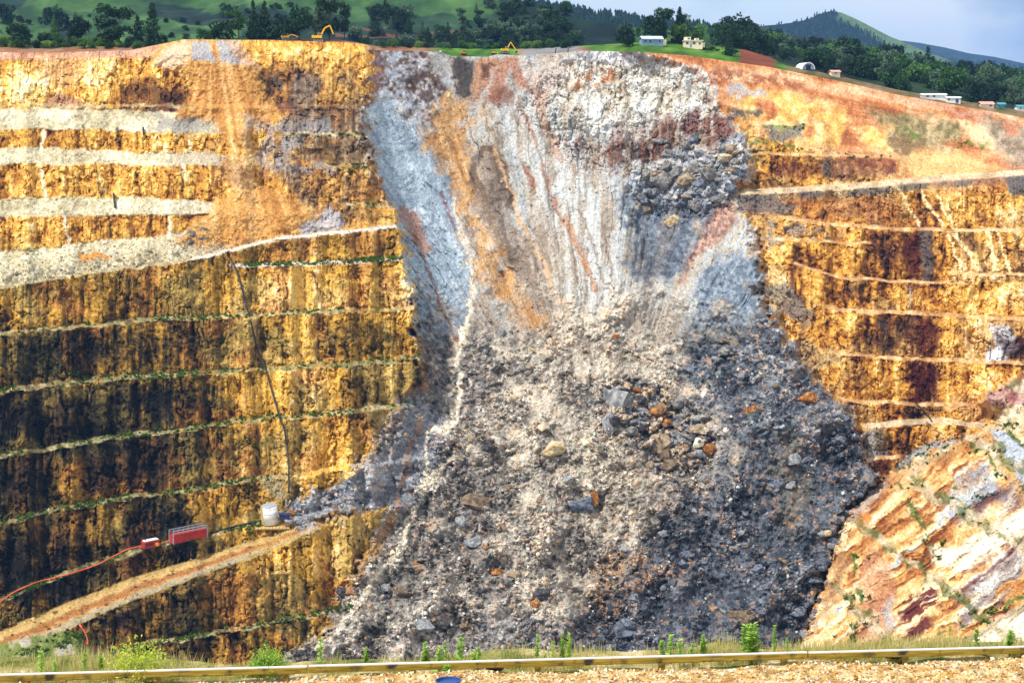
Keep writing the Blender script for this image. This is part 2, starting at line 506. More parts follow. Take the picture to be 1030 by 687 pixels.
# near right slope: an inclined plane whose strike runs away from the camera
def at_grid(A, a, b):
    j_ = int(np.argmin(abs(uu - a))); return float(A[int(np.argmin(abs(V[:, j_] - b))), j_])
pA = pt(806, 648, at_grid(DS, 806, 648) * .985)
nrm = (pt(850, 522, at_grid(DS, 850, 522) * .985) - pA).cross(pt(1000, 430, 447) - pA).normalized()
if nrm.z < 0: nrm = -nrm
rays = P(U, V, np.ones_like(U))
cN = nrm.dot(pA)
DN = cN / (rays[..., 0] * nrm.x + rays[..., 1] * nrm.y + rays[..., 2] * nrm.z)
DN = np.clip(DN, 60, 900)
toe = sstep(0, 16, sdist(U, V, NEAR) + warp_u * 3)
toe = np.where(U < 905, toe, np.maximum(toe, sstep(905, 960, U)))
DN = np.exp(np.log(DN) * toe + (np.log(DS * .985) * (1 - sstep(852, 892, U)) + np.log(DR * .97) * sstep(852, 892, U)) * (1 - toe))

lnD = np.log(DL)
wr = sstep(560, 620, U)
lnD = lnD * (1 - wr) + np.log(DR) * wr
lnD = lnD * (1 - m_slide) + np.log(DS) * m_slide
lnD = lnD * (1 - m_near) + np.log(DN) * m_near

# ---- relief: fluting, ledges, blocks, rubble (metres towards the camera)
smooth_f = np.clip(np.maximum.reduce([sstep(-14, 14, sdist(U + warp_u * 8, V + warp_v * 8, pl_)) for pl_ in ([(690, 240), (735, 205), (765, 260), (770, 300), (742, 345), (712, 352), (690, 330)], [(405, 300), (470, 300), (458, 420), (420, 470), (402, 540), (380, 540), (398, 440)], [(740, 430), (800, 440), (850, 540), (825, 580), (770, 560)], [(655, 610), (740, 560), (800, 620), (790, 650), (660, 650)])]), 0, 1)
deb = m_slide * sstep(285, 345, V + (n_mid - 0.5) * 60)          # loose debris part of the slide
CRAG = [(560, 62), (640, 58), (715, 78), (742, 130), (765, 150), (740, 205), (690, 225), (640, 215), (625, 170), (560, 160), (520, 110)]
m_crag = m_slide * sstep(-8, 8, sdist(U + warp_u * 6, V + warp_v * 6, CRAG))
flat = np.maximum.reduce([m_bermL * (1 - wr), m_bermR * wr, m_road * (1 - wr), m_rdR * wr, m_pad * (1 - wr)]) * (1 - m_slide) * (1 - m_near)
talus = np.zeros_like(U)
for a, b, ue in TAL:
    talus = np.maximum(talus, band(a, b, -300, ue, 1.5, 25, 1.5))
talus = np.maximum(talus * (1 - wr), m_talR * wr) * (1 - m_slide)
loose = np.maximum(talus, m_fan * (1 - wr))
face = (1 - m_slide) * (1 - m_near) * (1 - flat) * (1 - loose)
face = face * (1 - .65 * topR * wr) * (1 - .85 * band(up(LEDGE, 16), [(x, y + 4) for x, y in LEDGE], 130, 300, 3, 10) * (1 - wr))

sub = np.where((m_slide > 0.01))
us, vs = U[sub], V[sub]
wu, wv = us + warp_u[sub] * 3, vs + warp_v[sub] * 3
W = {}
for k, (sc, sd_) in enumerate(((13, 31), (5.5, 41), (2.7, 51))):
    f1, f2, idv = worley(wu / sc, wv / (sc * 0.8), sd_)
    h = np.clip((f2 - f1) * 2.2, 0, 1)
    hh = np.zeros_like(U, dtype=np.float32); hh[sub] = h
    ii = np.full(U.shape, 0.5, np.float32); ii[sub] = idv
    W[k] = (hh, ii)
relief = face * ((q_mid - 0.5) * 2.6 + (q_sml - 0.5) * 1.1 + (q_fin - 0.5) * 0.6 + (n_str - 0.5) * 1.4 + (n_stf - 0.5) * 0.8 - sstep(.72, .9, n_crk) * 1.6 - sstep(.7, .9, n_crf) * .8)
relief += loose * ((n_mid - 0.5) * 1.5 + (n_fin - 0.5) * 0.7)
relief += flat * (n_fin - 0.5) * 0.5
scarp = m_slide * (1 - deb)
rill = sstep(.74, .92, ridged(fall * 26 + n_mid * .5, V / 120, 427, 3))
fl_f = fbm_axis(fall * 60 + n_mid * 1.5, V / 80, 23, 4)
relief += scarp * ((n_mid - 0.5) * 2.0 + (n_sml - 0.5) * 0.45 + (fl_f - 0.5) * 0.6 + (n_fin - 0.5) * 0.18 - rill * .9)
relief += m_crag * ((q_mid - .5) * 4.5 + (q_sml - .5) * 1.8 + (q_fin - .5) * .5 + (n_str - 0.5) * 3 - sstep(.7, .9, n_crk) * 2.0 - sstep(.68, .9, n_crf) * .9)
relief += m_slide * sstep(-6, 6, sdist(U, V, [(655, 165), (700, 148), (740, 142), (764, 150), (752, 178), (735, 205), (700, 212), (640, 208), (640, 185)])) * (W[0][0] * W[0][1] * 3.5 + W[1][0] * W[1][1] * 1.8)
m_cl0 = sstep(-7, 7, sdist(U + warp_u * 6, V + warp_v * 6, [(604, 392), (630, 380), (668, 392), (700, 412), (722, 440), (716, 470), (690, 480), (662, 474), (640, 450), (622, 440), (606, 420)]))
relief += m_cl0 * (W[0][0] * W[0][1] * 5 - 3.0 + W[1][0] * W[1][1] * 2)
big1 = np.where(W[0][1] > 0.62, 1.0, 0.25) * (1 - .7 * smooth_f)
relief += deb * ((n_big - 0.5) * 12 + (n_mid - 0.5) * 5 + (W[0][0] * W[0][1] * 1.6 * big1 + (W[1][0] * W[1][1] * 1.2 + W[2][0] * W[2][1] * .8) * (1 - .6 * smooth_f)) * (1 - .6 * sstep(.5, .68, fbm_axis(fall * 5 + 3, V / 60, 97, 3) + (n_mid - .5) * .4)) + (n_fin - 0.5) * 0.8 + (rib - .5) * 4 * sstep(380, 300, V))
# strata on the near slope rise to the right
ca, sa = math.cos(math.radians(38)), math.sin(math.radians(38))
du, dv = U * ca - V * sa, U * sa + V * ca
n_dia = fbm_axis((du + n_mid * 14) / 30, (dv + n_mid * 7 + n_sml * 3) / 4.5, 61, 4)
n_dib = fbm_axis(du / 90, (dv + n_mid * 12) / 13, 65, 4)
relief += m_near * ((quant(n_dia, 6) - 0.5) * 1.4 + (quant(n_dib, 5) - 0.5) * 2.2 + (q_mid - 0.5) * 1.2 + (q_sml - .5) * .5 + (n_fin - 0.5) * 0.35)
zN = -Sv * DN
zl = zN + warp_v * 1.2 + (n_mid - .5) * 2
step_h = 17.0
fz = ((zl + 121.0) / step_h) % 1.0                                # rock slope stepped by ledges along its contours
saw = np.where(fz < .14, 0.5 - fz / .14, (fz - .14) / .86 - .5)
m_nledge = m_near * (1 - sstep(.05, .11, np.abs(fz - .07))) * toe
relief += m_near * saw * 5.5 * toe
NROAD = [(994, 431), (1010, 433), (1030, 448), (1045, 470), (1045, 500), (1028, 486), (1012, 462), (1001, 442)]
m_nroad = sstep(-1.5, 1.5, sdist(U, V, NROAD)) * m_near
lnD = lnD - relief / np.exp(lnD)
D = np.exp(lnD)
XYZ = P(U, V, D).astype(np.float32)

# ------------------------------------------------------------------ albedo of the pit
def mixc(C, m, c):
    c = np.asarray(c, np.float32)
    if c.ndim == 1: c = lin(c)
    return C * (1 - m[..., None]) + c * m[..., None]

def blobs(lst, wob=1.0):
    t = np.zeros_like(U)
    uw = U + warp_u * 7 * wob; vw = V + warp_v * 7 * wob
    for (a, b, ra, rb, s) in lst:
        t += s * np.exp(-((uw - a) / ra) ** 2 - ((vw - b) / rb) ** 2)
    return t

def patch(poly, soft=4, wob=6):
    xs = [p[0] for p in poly]; ys = [p[1] for p in poly]
    m = np.zeros_like(U)
    sel = (U > min(xs) - 25) & (U < max(xs) + 25) & (V > min(ys) - 25) & (V < max(ys) + 25)
    m[sel] = sstep(-soft, soft, sdist(U[sel] + (warp_u[sel] * wob + warp2[sel] * wob * 0.4), V[sel] + warp_v[sel] * wob, poly))
    return m

def stripe(pts, w, wob=3, soft=1.2):
    xs = [p[0] for p in pts]; ys = [p[1] for p in pts]
    m = np.zeros_like(U)
    sel = (U > min(xs) - 20) & (U < max(xs) + 20) & (V > min(ys) - 20) & (V < max(ys) + 20)
    d = ldist(U[sel] + warp_u[sel] * wob + warp2[sel] * 1.2, V[sel] + warp_v[sel] * wob, pts)
    m[sel] = 1 - sstep(w - soft, w + soft, d)
    return m

# ---------- left wall, lower benches: dark stained to golden rock
q = 0.525 + 0.10 * sstep(345, 300, V) + 0.06 * sstep(180, 260, U) + 0.26 * (n_str - 0.5) + 0.18 * (n_stf - 0.5) + 0.16 * (q_mid - 0.5) + .08 * (q_sml - .5) + 0.16 * (n_fin - 0.5) + 0.2 * (n_big - 0.5) - .12 * sstep(.7, .9, n_crf) - .10 * sstep(.74, .9, n_crk)
q += blobs([(120, 300, 45, 18, -.22), (130, 350, 75, 26, -.34), (40, 355, 45, 22, -.15), (335, 335, 70, 20, -.16), (215, 300, 60, 24, .12),
            (305, 330, 16, 45, .30), (305, 290, 60, 22, .12), (60, 425, 90, 28, -.30), (160, 400, 50, 14, -.32), (180, 425, 40, 26, -.14),
            (240, 395, 30, 28, .16), (360, 390, 22, 26, -.22), (300, 395, 45, 24, .14), (130, 470, 65, 28, -.36), (20, 490, 50, 26, -.24),
            (75, 480, 16, 26, .30), (230, 460, 30, 22, .08), (330, 455, 40, 36, .30), (310, 480, 60, 20, .14), (60, 550, 120, 30, -.34),
            (240, 520, 40, 18, .10), (160, 525, 26, 22, -.22), (-40, 500, 80, 120, -.2), (330, 560, 60, 30, .18), (180, 610, 22, 40, -.34),
            (225, 590, 40, 40, .02), (110, 615, 30, 20, -.36), (290, 600, 40, 30, .08), (250, 645, 80, 14, -.12), (30, 590, 60, 22, -.3),
            (60, 310, 60, 20, .06), (400, 350, 16, 70, .2), (380, 250, 60, 14, -.08), (30, 640, 60, 14, -.2)])
LOW = [(0, (20, 20, 21)), (.16, (42, 37, 29)), (.30, (88, 68, 30)), (.44, (134, 100, 34)), (.58, (178, 132, 38)), (.74, (214, 162, 48)), (.9, (234, 188, 82)), (1, (240, 212, 150))]
C = ramp(np.clip(q, 0, 1), LOW)
OLV = [(0, (24, 25, 24)), (.16, (44, 42, 32)), (.30, (78, 70, 40)), (.44, (116, 100, 52)), (.58, (152, 128, 64)), (.74, (190, 158, 84)), (.9, (220, 192, 124)), (1, (238, 220, 172))]
RUS = [(0, (26, 22, 22)), (.16, (52, 38, 28)), (.30, (96, 62, 30)), (.44, (146, 92, 34)), (.58, (184, 118, 44)), (.74, (210, 148, 66)), (.9, (230, 180, 104)), (1, (240, 210, 150))]
hue1 = fbm((U + warp_u * 9 + warp2 * 3) / 38 + BO, V / 50, 401, 4); hue2 = fbm((U + warp_u * 9 + warp2 * 3) / 26 + BO, V / 60, 411, 4)
m_ = (sstep(.45, .7, hue1) * .75)[..., None]; C = C * (1 - m_) + ramp(np.clip(q, 0, 1), OLV) * m_
m_ = (sstep(.55, .75, hue2) * .7)[..., None]; C = C * (1 - m_) + ramp(np.clip(q, 0, 1), RUS) * m_
C = mixc(C, patch([(294, 264), (314, 262), (318, 312), (312, 316), (318, 366), (330, 372), (296, 374), (300, 320), (292, 314)], 3, 4) * (.55 + .4 * n_fin), (232, 182, 66))
C = mixc(C, patch([(310, 430), (345, 425), (330, 470), (322, 492), (296, 494), (312, 462)], 5, 6) * (.5 * n_fin + .2), (232, 176, 62))
# upper left: brighter, more orange
q2 = 0.59 + 0.22 * (n_str - 0.5) + 0.12 * (n_stf - .5) + 0.24 * (q_mid - 0.5) + 0.24 * (n_fin - 0.5) + 0.12 * (q_sml - 0.5) - .15 * sstep(.72, .9, n_crf)
q2 += blobs([(40, 85, 60, 22, .22), (110, 75, 60, 14, .14), (150, 95, 50, 14, -.26), (175, 108, 14, 9, -.45), (30, 102, 30, 8, .1), (300, 80, 50, 16, -.1), (300, 55, 60, 9, .22),
             (340, 150, 40, 16, -.35), (330, 118, 40, 14, -.3), (345, 185, 50, 14, -.25), (330, 215, 60, 12, -.22), (255, 85, 18, 12, -.45), (295, 110, 20, 8, -.2)])
HIGH = [(0, (48, 36, 32)), (.2, (112, 68, 34)), (.38, (174, 110, 36)), (.55, (212, 150, 46)), (.72, (234, 184, 78)), (.88, (244, 214, 142)), (1, (250, 236, 200))]
upm = np.clip(1 - sstep(236, 268, V + U * 0.10 + warp_v * 6), 0, 1)
C = C * (1 - upm[..., None]) + ramp(np.clip(q2, 0, 1), HIGH) * upm[..., None]
# dark grey slabs right of the tipped fan
C = mixc(C, patch([(250, 68), (275, 70), (330, 78), (325, 96), (300, 104), (285, 116), (262, 96)], 4) * sstep(.38, .6, n_mid) * .8, (92, 96, 112))
C = mixc(C, patch([(155, 104), (180, 104), (184, 114), (152, 115)], 3) * .85, (120, 44, 40))
C = mixc(C, patch([(282, 104), (312, 104), (310, 117), (286, 117)], 3) * sstep(.4, .6, n_stf) * .9, (128, 52, 40))
C = mixc(C, patch([(315, 106), (368, 106), (368, 134), (320, 134)], 3) * sstep(.35, .6, n_str) * .75, (74, 66, 48))
C = mixc(C, patch([(322, 140), (368, 139), (370, 165), (330, 165)], 4) * .6, (88, 76, 44))
C = mixc(C, patch([(290, 118), (335, 120), (338, 134), (300, 140), (285, 165), (340, 166), (330, 172), (275, 170), (282, 140)], 4) * .85, (150, 152, 158))
C = mixc(C, patch([(262, 64), (345, 66), (372, 90), (372, 228), (332, 230), (296, 198), (272, 180), (268, 140), (286, 118), (272, 96)], 9, 9) * (.30 + .45 * sstep(.35, .65, n_mid)) * upm, ramp(n_stf * .5 + n_fin * .5, [(0, (70, 58, 46)), (.5, (132, 106, 78)), (1, (186, 158, 122))]))
C = mixc(C, patch([(120, 84), (182, 78), (190, 96), (178, 114), (120, 112)], 6, 8) * (.25 + .5 * sstep(.4, .6, n_str)), (118, 76, 46))
# pale dirt of the tip heads
C = mixc(C, spoil * (1 - wr), ramp(n_mid, [(0, (176, 128, 104)), (.5, (206, 156, 124)), (1, (222, 186, 158))]))
C = mixc(C, patch([(10, 52), (60, 50), (60, 56), (20, 57)], 2, 3) * sstep(.35, .55, n_stf), (196, 120, 64))
C = mixc(C, patch([(38, 108), (60, 94), (64, 94), (92, 109)], 2, 2) * .9, (190, 140, 104))
C = mixc(C, patch([(35, 62), (85, 60), (80, 78), (60, 92), (40, 82)], 6, 6) * .65, (214, 160, 104))
# talus shelves
for k, (a, b, ue) in enumerate(TAL):
    m = band(a, b, -300, ue + 10, 1.5, 60, 1.8) * (1 - wr); m = m * sstep(.0, .35, m + (n_sml - .5) * .5)
    tc_ = ramp(n_fin * .4 + n_mid * .6, [(0, (164, 148, 110)), (.4, (194, 180, 142)), (.7, (212, 200, 164)), (1, (230, 222, 196))])
    tc_ = mixc(tc_, sstep(120, 230, U) * .5 * (n_big * .6 + .5), (176, 164, 146))
    if k == 3:
        low = sstep(0.25, 0.8, (V - curve(U[0], a)[None, :]) / np.maximum(curve(U[0], b) - curve(U[0], a), 6)[None, :])
        spk = low * sstep(.5, .62, n_fin + (n_sml - .5) * .4)
        tc_ = mixc(tc_, spk * .75, (118, 106, 84))
        tc_ = mixc(tc_, sstep(165, 230, U) * .55, (206, 178, 140))
    C = C * (1 - m[..., None]) + tc_ * m[..., None]
C = mixc(C, patch([(158, 117), (203, 116), (203, 134), (160, 134)], 4) * .75, (150, 146, 140))
C = mixc(C, patch([(168, 154), (212, 155), (212, 167), (170, 166)], 4) * .5, (186, 166, 136))
C = mixc(C, patch([(78, 257), (108, 256), (112, 261), (82, 263)], 2, 3), (212, 140, 50))
# orange fan
fs = fbm_axis((U - 215) / np.maximum(V - 10, 30) * 22, V / 90, 71, 4)
fanc = ramp(fs * .6 + n_fin * .4, [(0, (172, 116, 48)), (.35, (202, 144, 62)), (.65, (220, 168, 88)), (1, (232, 200, 150))])
C = C * (1 - (m_fan * (1 - wr))[..., None]) + fanc * (m_fan * (1 - wr))[..., None]
C = mixc(C, patch([(203, 66), (244, 66), (282, 116), (225, 120), (184, 115)], 5) * .6, ramp(fs, [(0, (184, 116, 44)), (1, (214, 150, 70))]))
C = mixc(C, patch([(232, 192), (262, 190), (312, 212), (345, 232), (272, 246), (210, 248), (206, 226)], 5) * .55, ramp(fs, [(0, (190, 122, 50)), (1, (220, 160, 80))]))
C = mixc(C, patch([(192, 43), (240, 43), (252, 66), (238, 63), (222, 64), (205, 62), (192, 58)], 2, 3) * (1 - stripe([(213, 42), (220, 64)], 3, 1)) * .9, (166, 166, 170))
C = mixc(C, patch([(162, 56), (182, 43), (190, 43), (190, 60), (176, 68), (155, 66)], 3, 3) * .8, (214, 190, 158))
C = mixc(C, patch([(228, 43), (245, 45), (262, 68), (256, 70), (240, 60)], 2, 2) * .7, (216, 168, 126))
C = mixc(C, patch([(240, 118), (285, 120), (300, 135), (285, 165), (300, 175), (262, 172), (250, 150)], 8) * sstep(.4, .6, n_sml) * .6, (164, 160, 160))
C = mixc(C, patch([(208, 125), (250, 125), (255, 195), (215, 190)], 10) * sstep(.45, .65, n_mid) * .5, (160, 120, 84))
C = mixc(C, patch([(185, 232), (208, 230), (216, 244), (190, 250)], 4) * sstep(.5, .6, n_fin), (112, 104, 98))
C = mixc(C, patch([(300, 228), (335, 210), (350, 222), (340, 234), (310, 238)], 4) * .8, (168, 170, 178))
# gullies and water stains in the upper faces
for (a, b, c_, d_) in ((84, 127, 88, 152), (118, 130, 120, 150), (95, 165, 101, 198), (137, 170, 140, 198), (183, 170, 184, 200), (108, 215, 113, 238), (152, 216, 154, 238)):
    C = mixc(C, stripe([(a, b), (c_, d_)], 1.0, 1) * .8, (60, 44, 36))
for (a, b, c_, d_) in ((190, 142, 192, 152), (184, 166, 186, 178), (171, 216, 169, 238), (166, 146, 168, 156), (44, 132, 42, 150), (40, 165, 46, 200), (64, 218, 70, 244)):
    C = mixc(C, stripe([(a, b), (c_, d_)], 1.7, 1) * .8, (248, 232, 196))
# berm floors, ledge, road
berm_c = ramp(n_fin * .6 + n_sml * .4, [(0, (112, 98, 60)), (.5, (172, 154, 104)), (1, (216, 202, 162))])
C = mixc(C, m_bermL * (1 - wr) * (.45 + .45 * sstep(.3, .55, n_sml)), berm_c)
C = mixc(C, band(up(B1, 3), up(B1, -.5), 205, 420, .8, 20, .6) * .8, (214, 204, 190))
C = mixc(C, band(up(B1b, 3), up(B1b, -.3), 235, 420, .8, 10, .6) * .7, (206, 202, 196))
gr = sstep(.46, .62, n_sml + (n_big - .5) * .6)
C = mixc(C, m_bermL * (1 - wr) * gr * sstep(270, 320, V) * .45, (92, 108, 38))
rt = (V - curve(U[0], RD_T)[None, :]) / np.maximum(curve(U[0], RD_B) - curve(U[0], RD_T), 5)[None, :]
roadc = ramp(np.clip(rt + (n_sml - .5) * .15, 0, 1), [(0, (180, 146, 80)), (.3, (196, 162, 98)), (.42, (170, 118, 58)), (.55, (172, 106, 48)), (.68, (186, 148, 90)), (.8, (164, 154, 132)), (1, (168, 142, 78))])
C = C * (1 - (m_road * (1 - wr))[..., None]) + roadc * (m_road * (1 - wr))[..., None]
C = mixc(C, band(RD_B, [(x, y + 9) for x, y in RD_B], -200, 250, 2, 20, 3) * sstep(.3, .6, n_sml) * .7 * (1 - wr), (160, 128, 60))
C = mixc(C, patch([(255, 548), (330, 524), (392, 510), (385, 522), (300, 548), (262, 560)], 3) * .5, (190, 150, 70))
C = mixc(C, m_pad * (1 - wr), ramp(n_mid, [(0, (92, 110, 48)), (.45, (128, 138, 62)), (.6, (170, 160, 130)), (1, (150, 152, 158))]))
C = mixc(C, patch([(78, 632), (90, 628), (112, 648), (100, 658), (84, 650)], 2, 2), (140, 102, 62))
C = mixc(C, patch([(284, 485), (270, 478), (262, 490), (284, 504)], 3, 3) * .7 , (150, 140, 112))

# ---------- right wall
qr = 0.555 + 0.26 * (n_str - 0.5) + 0.26 * (q_mid - 0.5) + 0.24 * (n_fin - 0.5) + 0.14 * (q_sml - 0.5) + .2 * (n_stf - .5) - .16 * sstep(.72, .9, n_crf) + .16 * (n_big - .5)
qr += blobs([(925, 255, 10, 24, -.5), (893, 250, 14, 24, -.3), (935, 265, 10, 20, -.35), (860, 262, 20, 12, -.1), (990, 255, 60, 24, -.05), (860, 300, 24, 14, -.25), (905, 305, 60, 10, .12),
             (990, 300, 40, 18, .14), (920, 335, 26, 18, -.32), (870, 338, 26, 16, -.28), (1015, 345, 14, 16, -.55), (985, 340, 24, 16, .32), (928, 385, 18, 20, -.45),
             (860, 385, 30, 18, -.15), (900, 385, 20, 18, .2), (980, 385, 30, 18, .16), (890, 415, 60, 8, -.22), (920, 450, 40, 16, -.2), (870, 205, 60, 14, -.12), (990, 205, 40, 16, .22),
             (950, 200, 20, 20, -.05), (805, 262, 18, 14, -.15), (800, 300, 16, 16, -.1), (770, 185, 30, 10, -.2), (880, 470, 20, 14, -.35)])
RGT = [(0, (50, 28, 30)), (.16, (98, 54, 32)), (.32, (156, 96, 36)), (.46, (200, 136, 42)), (.60, (222, 166, 58)), (.76, (236, 194, 104)), (.9, (246, 222, 164)), (1, (250, 240, 214))]
CR = ramp(np.clip(qr, 0, 1), RGT)
m_ = (sstep(.5, .75, fbm(U / 34 + BO, V / 40, 421, 3)) * .7)[..., None]
CR = CR * (1 - m_) + ramp(np.clip(qr, 0, 1), [(0, (56, 40, 34)), (.2, (110, 78, 46)), (.4, (160, 120, 66)), (.6, (204, 164, 100)), (.8, (230, 200, 148)), (1, (246, 230, 196))]) * m_
tr_ = topR[...] if topR.shape == U.shape else topR
# orange upper ground
diag = fbm_axis((U + V * 1.6) / 60, (V - U * 0.24) / 6, 81, 4)
orc = ramp(diag * .55 + n_mid * .3 + n_fin * .15, [(0, (150, 84, 46)), (.3, (190, 112, 58)), (.5, (208, 138, 82)), (.72, (218, 166, 118)), (1, (234, 204, 166))])
yl = patch([(735, 90), (800, 95), (860, 112), (895, 120), (905, 158), (880, 152), (830, 150), (790, 140), (760, 120), (742, 108)], 8)
CR = mixc(CR, tr_, orc)
CR = mixc(CR, yl * sstep(.25, .5, n_mid), ramp(n_sml, [(0, (206, 148, 62)), (.5, (230, 184, 96)), (1, (244, 216, 150))]))
CR = mixc(CR, patch([(700, 72), (745, 70), (790, 78), (815, 92), (780, 92), (740, 85), (705, 84)], 4) * sstep(.35, .6, n_sml) * .7, (150, 72, 44))
CR = mixc(CR, patch([(730, 88), (775, 96), (772, 101), (735, 94)], 3) * .8, (168, 172, 184))
CR = mixc(CR, patch([(730, 105), (765, 108), (768, 118), (738, 120)], 3) * sstep(.3, .55, n_sml) * .9, (96, 96, 84))
CR = mixc(CR, patch([(760, 124), (808, 126), (812, 142), (775, 140)], 3) * .85, (118, 118, 112))
CR = mixc(CR, patch([(740, 140), (775, 150), (768, 165), (745, 160)], 3) * .5, (90, 84, 66))
CR = mixc(CR, patch([(775, 158), (900, 160), (902, 176), (870, 182), (778, 178)], 4, 6) * (.35 + .5 * n_stf + .3 * n_str) * .9, ramp(n_fin, [(0, (92, 36, 30)), (1, (138, 66, 50))]))
CR = mixc(CR, patch([(828, 160), (836, 160), (834, 180), (827, 180)], 2, 2) * .9, (126, 110, 96))
olive = ramp(n_sml * .6 + n_fin * .4, [(0, (96, 92, 52)), (.5, (150, 138, 92)), (1, (192, 172, 128))])
CR = mixc(CR, patch([(868, 112), (930, 118), (975, 124), (970, 138), (935, 150), (915, 160), (898, 152), (892, 128)], 6) * .9, olive)
CR = mixc(CR, patch([(895, 138), (928, 140), (930, 158), (905, 162)], 4) * sstep(.3, .5, n_sml) * .7, (140, 98, 66))
CR = mixc(CR, patch([(968, 122), (1000, 124), (1010, 148), (985, 150)], 4) * .8, (238, 200, 152))
CR = mixc(CR, patch([(985, 118), (1180, 140), (1180, 172), (1020, 170), (1000, 150)], 5) * .85, ramp(n_sml, [(0, (120, 110, 92)), (.5, (164, 150, 128)), (1, (190, 172, 150))]))
CR = mixc(CR, patch([(1010, 122), (1028, 124), (1026, 134), (1008, 132)], 3) * .6, (210, 120, 70))
CR = mixc(CR, patch([(905, 160), (960, 150), (1000, 165), (990, 176), (910, 178)], 5) * .6, (240, 196, 124))
CR = mixc(CR, patch([(875, 92), (920, 98), (960, 106), (1000, 114), (990, 119), (940, 112), (880, 98)], 3) * .6, (206, 158, 126))
gk = sstep(.5, .64, n_sml)
for pl in ([(762, 121), (812, 127), (812, 130), (762, 125)], [(760, 150), (800, 154), (900, 158), (900, 161), (760, 154)], [(745, 138), (800, 146), (800, 150), (745, 142)],
           [(960, 138), (995, 142), (985, 152), (955, 148)], [(905, 130), (925, 135), (930, 142), (905, 140)], [(912, 155), (930, 155), (928, 163), (905, 162)]):
    CR = mixc(CR, patch(pl, 2.5, 4) * gk * .8, (104, 128, 46))
# rusty slope under the haul road and pale veins
CR = mixc(CR, patch([(745, 200), (830, 198), (900, 196), (930, 228), (850, 224), (800, 214), (755, 216)], 6) * .65, ramp(n_sml, [(0, (128, 78, 44)), (.5, (186, 112, 54)), (1, (216, 150, 88))]))
CR = mixc(CR, patch([(735, 202), (775, 200), (800, 206), (790, 214), (745, 216)], 4) * .8, (112, 108, 108))
CR = mixc(CR, patch([(760, 222), (800, 218), (850, 230), (850, 244), (790, 240), (765, 250)], 5) * sstep(.35, .6, n_sml) * .7, (150, 140, 132))
CR = mixc(CR, patch([(765, 290), (795, 286), (815, 310), (810, 325), (785, 320)], 4) * .75, (134, 128, 122))
CR = mixc(CR, patch([(790, 345), (812, 342), (838, 356), (845, 370), (815, 372)], 4) * .75, (176, 146, 104))
for (a, b, c_, d_, w) in ((900, 186, 925, 226, 1.5), (925, 190, 948, 228, 1.2), (942, 196, 962, 232, 1.6), (955, 234, 968, 274, 1.6), (962, 234, 984, 272, 1.8), (992, 234, 1003, 272, 1.8), (1004, 234, 1014, 274, 1.4)):
    CR = mixc(CR, stripe([(a, b), (c_, d_)], w, 2) * .85, (250, 226, 168))
for (a, b, c_, d_, w) in ((975, 236, 992, 274, 2.5), (1020, 236, 1028, 274, 2)):
    CR = mixc(CR, stripe([(a, b), (c_, d_)], w, 2) * .6, (120, 84, 60))
CR = mixc(CR, patch([(908, 235), (922, 235), (925, 280), (912, 282)], 3, 3) * .8, (112, 46, 36))
CR = mixc(CR, patch([(924, 232), (935, 232), (938, 280), (928, 282)], 3, 3) * .7, (116, 104, 96))
CR = mixc(CR, patch([(912, 288), (922, 288), (922, 312), (912, 312)], 3, 3) * sstep(.3, .6, n_stf) * .8, (206, 196, 186))
CR = mixc(CR, patch([(922, 290), (938, 288), (940, 312), (925, 312)], 3, 3) * sstep(.4, .6, n_stf) * .8, (130, 50, 36))
CR = mixc(CR, patch([(912, 318), (945, 318), (940, 358), (915, 358)], 4, 3) * (.35 + .6 * sstep(.4, .6, n_stf)), (108, 44, 34))
CR = mixc(CR, patch([(884, 318), (893, 318), (893, 356), (886, 356)], 3, 3) * .7, (86, 80, 72))
CR = mixc(CR, patch([(912, 364), (944, 366), (944, 404), (915, 404)], 4, 3) * (.45 + .55 * sstep(.35, .55, n_stf)), (96, 32, 30))
CR = mixc(CR, patch([(998, 328), (1016, 324), (1020, 345), (1012, 362), (992, 362), (998, 345)], 4, 5) * .92, ramp(n_sml, [(0, (196, 200, 208)), (1, (240, 242, 244))]))
CR = mixc(CR, patch([(1000, 335), (1012, 338), (1030, 336), (1040, 356), (1010, 358)], 4, 4) * .8, (74, 34, 44))
CR = mixc(CR, patch([(1012, 172), (1040, 170), (1040, 198), (1014, 195)], 2, 2) * .9, (104, 102, 104))
CR = mixc(CR, patch([(862, 433), (888, 432), (894, 460), (868, 462)], 2, 2) * (.6 + .4 * n_stf), ramp(n_stf, [(0, (118, 116, 112)), (1, (164, 162, 158))]))
CR = mixc(CR, patch([(845, 436), (864, 433), (868, 462), (856, 462)], 2, 2) * .8, (136, 74, 36))
CR = mixc(CR, patch([(855, 464), (898, 463), (898, 484), (880, 492), (866, 476)], 2, 2) * .85, (110, 52, 24))
CR = mixc(CR, m_talR, ramp(n_fin, [(0, (104, 98, 86)), (.5, (146, 138, 122)), (1, (178, 168, 150))]))
CR = mixc(CR, patch([(905, 462), (935, 446), (955, 438), (965, 443), (935, 460)], 3, 3) * .8, (164, 162, 160))
CR = mixc(CR, patch([(955, 400), (1000, 398), (1010, 424), (985, 428), (966, 416)], 4, 4) * .6, (206, 160, 104))
CR = mixc(CR, m_bermR * .8, ramp(n_sml, [(0, (172, 124, 70)), (.5, (214, 168, 112)), (1, (236, 204, 152))]))
CR = mixc(CR, m_rdR * .95, ramp(n_sml, [(0, (180, 156, 120)), (1, (220, 196, 160))]))
CR = mixc(CR, band(up(R0, 0), up(R0, -7), 735, 1300, 1.2, 6, 1) * (.5 + .5 * sstep(.45, .6, n_mid)) * .85, (110, 106, 100))
C = C * (1 - wr[..., None]) + CR * wr[..., None]

